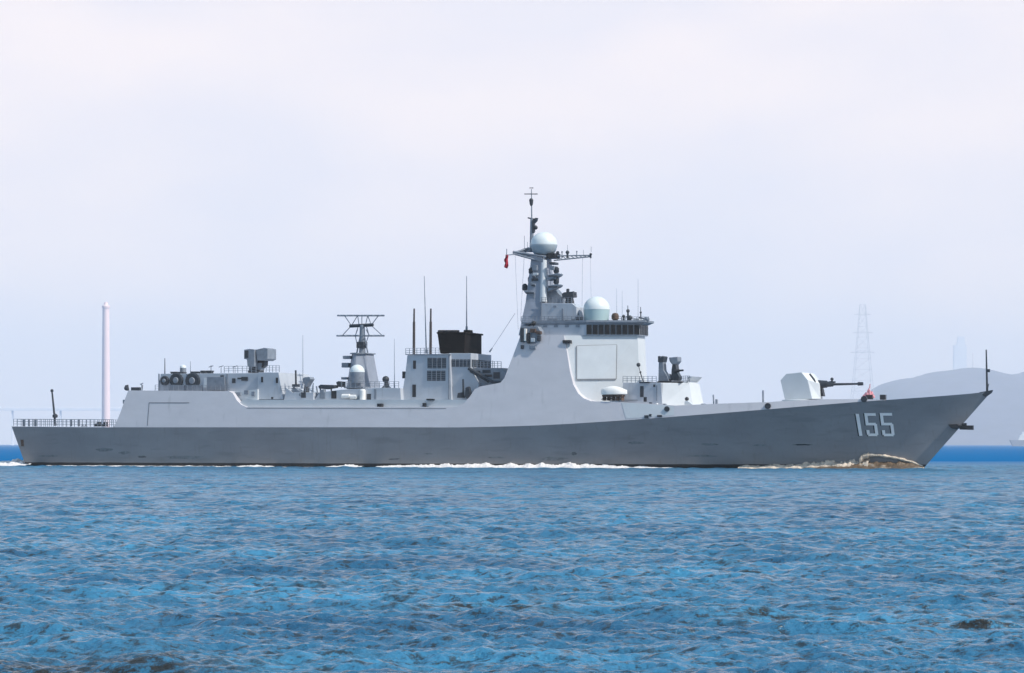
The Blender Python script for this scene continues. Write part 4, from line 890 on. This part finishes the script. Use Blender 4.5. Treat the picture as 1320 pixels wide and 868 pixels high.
# ------------------------------------------------------------------ wake and foam along the waterline
mf = mat('foam', (0.74, 0.70, 0.68), 0.9, var=0.22, vscale=3.0, stretch=(1, 1, 2.5), spec=0.1, bump=0.08, bscale=3)
ms = mat('silty_foam', (0.60, 0.50, 0.40), 0.9, var=0.35, vscale=1.6, spec=0.1, bump=0.08, bscale=3)
mbr = mat('silty_bow_water', (0.14, 0.095, 0.06), 0.3, var=0.35, vscale=0.9, bump=0.06, bscale=2, stains=[((0.52, 0.43, 0.34), 1.3, (0.6, 0.6, 2.2), 0.57, 0.8)])
def wl_at(x):
    return interp(sorted(WL), x, 1)
WLs = sorted(WL)
def foam(name, pxa, pxb, hfun, m, label, width=1.6, seed=1, step=0.12, base=0.0):
    xa = Q(pxa, 602, wl_at(Q(pxa, 602, 6)[0]))[0]; xb = Q(pxb, 602, wl_at(Q(pxb, 602, 6)[0]))[0]
    n = int((xb-xa)/step); K = 10; g = []; f = []
    for i in range(n+1):
        x = xa+(xb-xa)*i/n; u = i/n; t0 = interp(WLs, x, 1)
        for k in range(K+1):
            v = k/K
            nzv = mnoise.noise((x*0.9, v*2+seed*7.3, 0))*0.5+mnoise.noise((x*3.1, v*5+seed, 2))*0.35+mnoise.noise((x*8, v*9, seed))*0.2
            h = hfun(u)*(math.sin(math.pi*min(1, 0.28+0.72*v))**0.7)*(1+1.1*nzv)*(0.85+0.45*mnoise.noise((x*0.55, seed*3.1, 5))+0.3*mnoise.noise((x*0.17, seed, 8)))-0.10
            tt = t0-0.15+width*v*(1+0.4*mnoise.noise((x*0.6, seed, 1)))
            g.append((x, tt, base+(h if 0 < k < K else -0.12)))
    for i in range(n):
        for k in range(K): a = i*(K+1)+k; f.append((a, a+1, a+K+2, a+K+1))
    o = build(name, to_world(MB().add(g, f)), m, None, ship=False, smooth=70)
    tag(o, label, 'foam', None, 'stuff'); return o
foam('wake_foam', 488, 905, lambda u: 0.58*math.sin(math.pi*min(1, u*1.05+0.02))**0.5*(1 if u < 0.75 else 0.7)+0.02, mf, 'white foam breaking along the middle of the hull at the waterline', 1.8, 1)
foam('stern_foam', 300, 470, lambda u: max(0, 0.33*math.sin(u*9)-0.0)*0.9+0.04, mf, 'thin broken foam streaks beside the aft part of the hull', 1.6, 4)
foam('bow_foam', 955, 1122, lambda u: 0.35+1.1*u**1.1, ms, 'cream and tan foam trailing aft of the bow wave', 1.5, 2)
foam('hull_side_foam', 60, 300, lambda u: 0.14, mf, 'faint foam line beside the stern half of the hull', 1.0, 9)
# bow wave: a low silty roll along the waterline and a thin lip of spray arching back from the stem
def sheet(path_n, K, fn):
    g = []; f = []
    for i in range(path_n+1):
        for k in range(K+1): g.append(fn(i/path_n, k/K))
    for i in range(path_n):
        for k in range(K): a = i*(K+1)+k; f.append((a, a+1, a+K+2, a+K+1))
    return MB().add(g, f)
xa = Q(1040, 603, 1.6)[0]; xb = Q(1191, 604, 0.05)[0]+0.15
def roll(u, v):
    x = xa+(xb-xa)*u; t0 = interp(WLs, min(x, WLs[-1][0]), 1)
    H = 1.1*(0.22+0.62*min(1, u/0.55)**1.4)*(1-max(0, u-0.9)/0.1*0.55)
    nn = mnoise.noise((x*1.2, v*4, 3))*0.35+mnoise.noise((x*4, v*9, 5))*0.18
    return (x, t0-0.1+(0.5+2.2*(1-u)**0.6)*v, H*math.sin(math.pi*(0.3+0.7*v))**0.8*(1+nn)-0.14)
bwv = build('bow_wave', to_world(sheet(220, 14, roll)), mbr, None, ship=False, smooth=70); tag(bwv, 'brown silty bow wave rolling along the foot of the stem', 'bow wave', None, 'stuff')
BVb = BV['hull']
xc0 = Q(1112, 590, 1.6)[0]
def lip(u, v):
    # u from aft to the stem, v around the lip's section
    px = 1109+81*u; py = interp([(0, 594.5), (0.06, 588.5), (0.16, 587.0), (0.35, 587.6), (0.6, 591), (0.85, 596.3), (1, 601.5)], u)
    q = onto(min(px, 1186), py, 'hull', 0.0) or Q(px, py, 0.15)
    if px > 1186: q = Q(px, py, max(0.08, q[1]*(1191-px)/5))
    th = (0.42 if u < 0.14 else 0.24)*(1+0.6*mnoise.noise((px*0.22, 1.3, 0))+0.2*mnoise.noise((px*0.9, 4.3, v*3)))*(1-0.35*u)
    a = 2*math.pi*v
    return (q[0], q[1]+0.20+th*1.3*math.cos(a), q[2]+th*math.sin(a))
o = build('bow_wave_lip', to_world(sheet(160, 10, lip)), ms, None, ship=False, smooth=70); tag(o, 'thin cream lip of spray arching up the hull just aft of the stem', 'foam', None, 'stuff')

# churned wake behind the transom
g = []; f = []; xs_ = Q(34, 600, 7)[0]
nu, nv = 110, 60
for i in range(nu+1):
    for j in range(nv+1):
        x = xs_+1.0-22*i/nu; tt = -7.5+17*j/nv
        e = math.sin(math.pi*j/nv)**0.5*max(0, 1-(i/nu)**1.5)
        h = (0.95*math.exp(-((i/nu-0.22)/0.25)**2)*(0.6+0.7*abs(mnoise.noise((x*0.8, tt*0.8, 1)))*2)+0.25*mnoise.noise((x*2.2, tt*2.2, 2))+0.15*mnoise.noise((x*6, tt*6, 2)))*e-0.14
        g.append((x, tt, h))
for i in range(nu):
    for j in range(nv): a = i*(nv+1)+j; f.append((a, a+1, a+nv+2, a+nv+1))
o = build('stern_wake', to_world(MB().add(g, f)), mf, None, ship=False, smooth=60); tag(o, 'mound of churned white foam behind the transom', 'foam', None, 'stuff')

# ------------------------------------------------------------------ far background
def WP(px, py, Y): return ((px-CX)/F*Y, Y, CH+(HZ-py)*Y/F)
mh_ = mat('hillside_haze_blue', (0.075, 0.075, 0.12), 0.9, var=0.3, vscale=0.01)  # blue-violet of the haze mixed into the hillside's own colour
HP = [(1080, 571), (1100, 548), (1118, 520), (1130, 504), (1140, 495), (1158, 489), (1180, 486), (1200, 480), (1225, 477), (1245, 474), (1262, 475), (1280, 479), (1300, 483), (1322, 480), (1350, 470), (1400, 462), (1450, 474), (1520, 500), (1600, 530), (1700, 560), (1760, 572)]
g = []; f = []; YH = 14000.0; nu = 160; nv = 36
for i in range(nu+1):
    px = 1080+(1760-1080)*i/nu
    top = WP(px, cat(HP, px, 1), YH)
    for j in range(nv+1):
        v = j/nv; s_y = math.sin(math.pi*v)**1.1 if v not in (0, 1) else 0
        y = YH+(v-0.5)*4200
        h = top[2]*s_y*(1+(0.07*mnoise.noise((px*0.02, v*6, 0))+0.02*mnoise.noise((px*0.11, v*16, 3)) if abs(v-0.5) > 0.04 else 0)+0.0)
        g.append((top[0]*(0.85+0.15) , y, max(-2, h-2)))
for i in range(nu):
    for j in range(nv): a = i*(nv+1)+j; f.append((a, a+1, a+nv+2, a+nv+1))
hl = build('hills', MB().add(g, f), mh_, None, ship=False, smooth=80); tag(hl, 'hazy blue hill beyond the bow', None, None, 'structure')
# long low bridge at left
mw = mat('pale_concrete', (0.85, 0.83, 0.84), 0.8, var=0.04, vscale=0.05)
YB = 8000.0
br_ = bpy.data.objects.new('sea_bridge', None); COL.objects.link(br_); ba = WP(60, 573, YB); br_.location = (ba[0], YB, 0); ORG[br_.name] = Vector(br_.location)
tag(br_, 'long pale bridge low over the water behind the stern, faded by haze', 'bridge')
b = MB(); z0 = WP(0, 529.6, YB)[2]; z1 = WP(0, 526.4, YB)[2]
x0 = WP(-500, 0, YB)[0]; x1 = WP(560, 0, YB)[0]
b.v = []; b.frus([(x0, YB-14), (x1, YB-14), (x1, YB+14), (x0, YB+14)], [(x0, YB-14), (x1, YB-14), (x1, YB+14), (x0, YB+14)], z0, z1)
build('bridge_deck', b, mw, br_, ship=False)
b = MB(); b.frus([(x0, YB-12.5), (x1, YB-12.5), (x1, YB-12), (x0, YB-12)], [(x0, YB-12.5), (x1, YB-12.5), (x1, YB-12), (x0, YB-12)], z1, z1+1.4); build('parapet', b, mw, br_, ship=False)
k = 0
px = -480
while px < 550:
    b = MB(); c = WP(px, 573, YB)[0]; b.frus([(c-2, YB-8), (c+2, YB-8), (c+2, YB+8), (c-2, YB+8)], [(c-1.6, YB-9), (c+1.6, YB-9), (c+1.6, YB+9), (c-1.6, YB+9)], -1, z0)
    build('pier', b, mw, br_, ship=False); px += 62
# pale pink tower
mp_ = mat('pale_pink_paint', (0.90, 0.68, 0.65), 0.7, var=0.03, vscale=0.05)
YT = 5000.0
tw = bpy.data.objects.new('tower', None); COL.objects.link(tw); ta = WP(136.5, 573, YT); tw.location = (ta[0], YT, 0); ORG[tw.name] = Vector(tw.location)
tag(tw, 'tall slim pale pink tower rising hazily behind the aft deck', 'tower')
zt_ = WP(0, 389, YT)[2]
b = MB(); b.lathe((ta[0], YT, -1), [(8.4, 0), (7.8, zt_*0.5), (6.6, zt_*0.96)], 24); build('shaft', b, mp_, tw, ship=False, smooth=40)
b = MB(); b.lathe((ta[0], YT, zt_*0.96-1), [(8.0, 0), (8.0, zt_*0.015), (4.4, zt_*0.02), (3.2, zt_*0.04)], 24); build('tower_cap', b, mp_, tw, ship=False)
# lattice pylon
ml_ = mat('galvanised_steel', (0.36, 0.37, 0.38), 0.5, var=0.05)
YP = 13000.0
py_ = bpy.data.objects.new('pylon', None); COL.objects.link(py_); pa = WP(1112, 573, YP); py_.location = (pa[0], YP, 0); ORG[py_.name] = Vector(py_.location)
tag(py_, 'very faint lattice power pylon standing in the haze above the gun barrel', 'pylon')
zp = WP(0, 393, YP)[2]; b = MB()
def wz(z): return 62*(1-z/zp)**1.1+14
lev = [zp*k/13 for k in range(14)]
for a, c in zip(lev, lev[1:]):
    wa, wc = wz(a), wz(c); ca = [(-wa, -wa), (wa, -wa), (wa, wa), (-wa, wa)]; cc = [(-wc, -wc), (wc, -wc), (wc, wc), (-wc, wc)]
    for k in range(4):
        p_ = lambda q, z: (pa[0]+q[0], YP+q[1], z)
        b.tube(p_(ca[k], a), p_(cc[k], c), 0.8, n=4); b.tube(p_(ca[k], a), p_(cc[(k+1) % 4], c), 0.5, n=4); b.tube(p_(ca[(k+1) % 4], a), p_(cc[k], c), 0.5, n=4); b.tube(p_(cc[k], c), p_(cc[(k+1) % 4], c), 0.5, n=4)
build('lattice_frame', b, ml_, py_, ship=False)
for hz_, sp in ((0.66, 62), (0.80, 52), (0.93, 42)):
    b = MB(); z = zp*hz_; b.tube((pa[0]-sp, YP, z), (pa[0]+sp, YP, z), 1.0, n=5); b.tube((pa[0]-sp, YP, z), (pa[0], YP, z+9), 0.7, n=4); b.tube((pa[0]+sp, YP, z), (pa[0], YP, z+9), 0.7, n=4); build('crossarm', b, ml_, py_, ship=False)
# radio mast on the hill
ym_ = WP(1254, 474, 14000)
b = MB(); b.tube((ym_[0], 14000, ym_[2]-12), (ym_[0], 14000, WP(0, 455, 14000)[2]), 1.6, 0.7, 8); b.tube((ym_[0]-4, 14000, ym_[2]+18), (ym_[0]+4, 14000, ym_[2]+18), 0.9, n=5); b.tube((ym_[0]-3, 14000, ym_[2]+28), (ym_[0]+3, 14000, ym_[2]+28), 0.8, n=5)
o = build('radio_mast', b, ml_, None, ship=False); tag(o, 'thin faint radio mast on the summit of the hazy hill', 'mast')
# hazy high-rise behind the hill
for (pxa, pxb, pyt, Yq, lab) in [(1229, 1247, 434, 20000, 'very faint hazy high-rise block rising behind the hill crest'),]:
    hr = bpy.data.objects.new('high_rise', None); COL.objects.link(hr); a = WP((pxa+pxb)/2, 573, Yq); hr.location = (a[0], Yq, 0); ORG[hr.name] = Vector(hr.location); tag(hr, lab, 'building')
    xa_ = WP(pxa, 0, Yq)[0]; xb_ = WP(pxb, 0, Yq)[0]; z = WP(0, pyt, Yq)[2]
    b = MB(); b.frus([(xa_, Yq), (xb_, Yq), (xb_, Yq+60), (xa_, Yq+60)], [(xa_+8, Yq), (xb_-6, Yq), (xb_-6, Yq+60), (xa_+8, Yq+60)], -1, z*0.92); build('wall', b, mw, hr, ship=False)
    b = MB(); b.frus([(xa_+30, Yq+5), (xb_-12, Yq+5), (xb_-12, Yq+55), (xa_+30, Yq+55)], [(xa_+40, Yq+5), (xb_-25, Yq+5), (xb_-25, Yq+55), (xa_+40, Yq+55)], z*0.92, z); build('crown', b, mw, hr, ship=False)
# far cargo vessel at the right edge
YV = 5000.0
fv = bpy.data.objects.new('far_vessel', None); COL.objects.link(fv); va = WP(1316, 573, YV); fv.location = (va[0], YV, 0); ORG[fv.name] = Vector(fv.location)
tag(fv, 'small pale distant vessel on the horizon at the right edge', 'ship')
def wx_(px): return WP(px, 0, YV)[0]
def wz_(py): return WP(0, py, YV)[2]
b = MB(); z1 = wz_(567.5)
b.frus([(wx_(1306), YV), (wx_(1340), YV), (wx_(1340), YV+9), (wx_(1306), YV+9)], [(wx_(1302), YV-1), (wx_(1343), YV-1), (wx_(1343), YV+10), (wx_(1302), YV+10)], -0.5, z1); build('hull', b, mat('far_hull_grey', (0.3, 0.32, 0.36), 0.6), fv, ship=False)
b = MB(); b.frus([(wx_(1313), YV+1), (wx_(1332), YV+1), (wx_(1332), YV+8), (wx_(1313), YV+8)], [(wx_(1315), YV+1), (wx_(1330), YV+1), (wx_(1330), YV+8), (wx_(1315), YV+8)], z1, wz_(561)); b.frus([(wx_(1317), YV+2), (wx_(1327), YV+2), (wx_(1327), YV+7), (wx_(1317), YV+7)], [(wx_(1318), YV+2), (wx_(1326), YV+2), (wx_(1326), YV+7), (wx_(1318), YV+7)], wz_(561), wz_(556.5)); build('deckhouse', b, M['white'], fv, ship=False)
b = MB(); b.tube((wx_(1322), YV+4, wz_(557)), (wx_(1322), YV+4, wz_(548)), 0.6, 0.3); build('mast', b, M['kit'], fv, ship=False)

# ------------------------------------------------------------------ haze
HAZE = 0.000080
b = MB(); S = 24000
b.frus([(-S, -S), (S, -S), (S, S), (-S, S)], [(-S, -S), (S, -S), (S, S), (-S, S)], -3.0, 980.0)
hzm = bpy.data.materials.new('haze_air'); hzm.use_nodes = True; t = hzm.node_tree; t.nodes.clear()
o_ = t.nodes.new('ShaderNodeOutputMaterial'); pv = t.nodes.new('ShaderNodeVolumePrincipled'); pv.inputs['Density'].default_value = HAZE
pv.inputs['Color'].default_value = (1.0, 0.975, 0.965, 1); pv.inputs['Anisotropy'].default_value = 0.0
t.links.new(pv.outputs[0], o_.inputs['Volume'])
hz_o = build('haze', b, hzm, None, ship=False, keep=True); tag(hz_o, 'pale sea haze filling the air', 'haze', None, 'stuff')
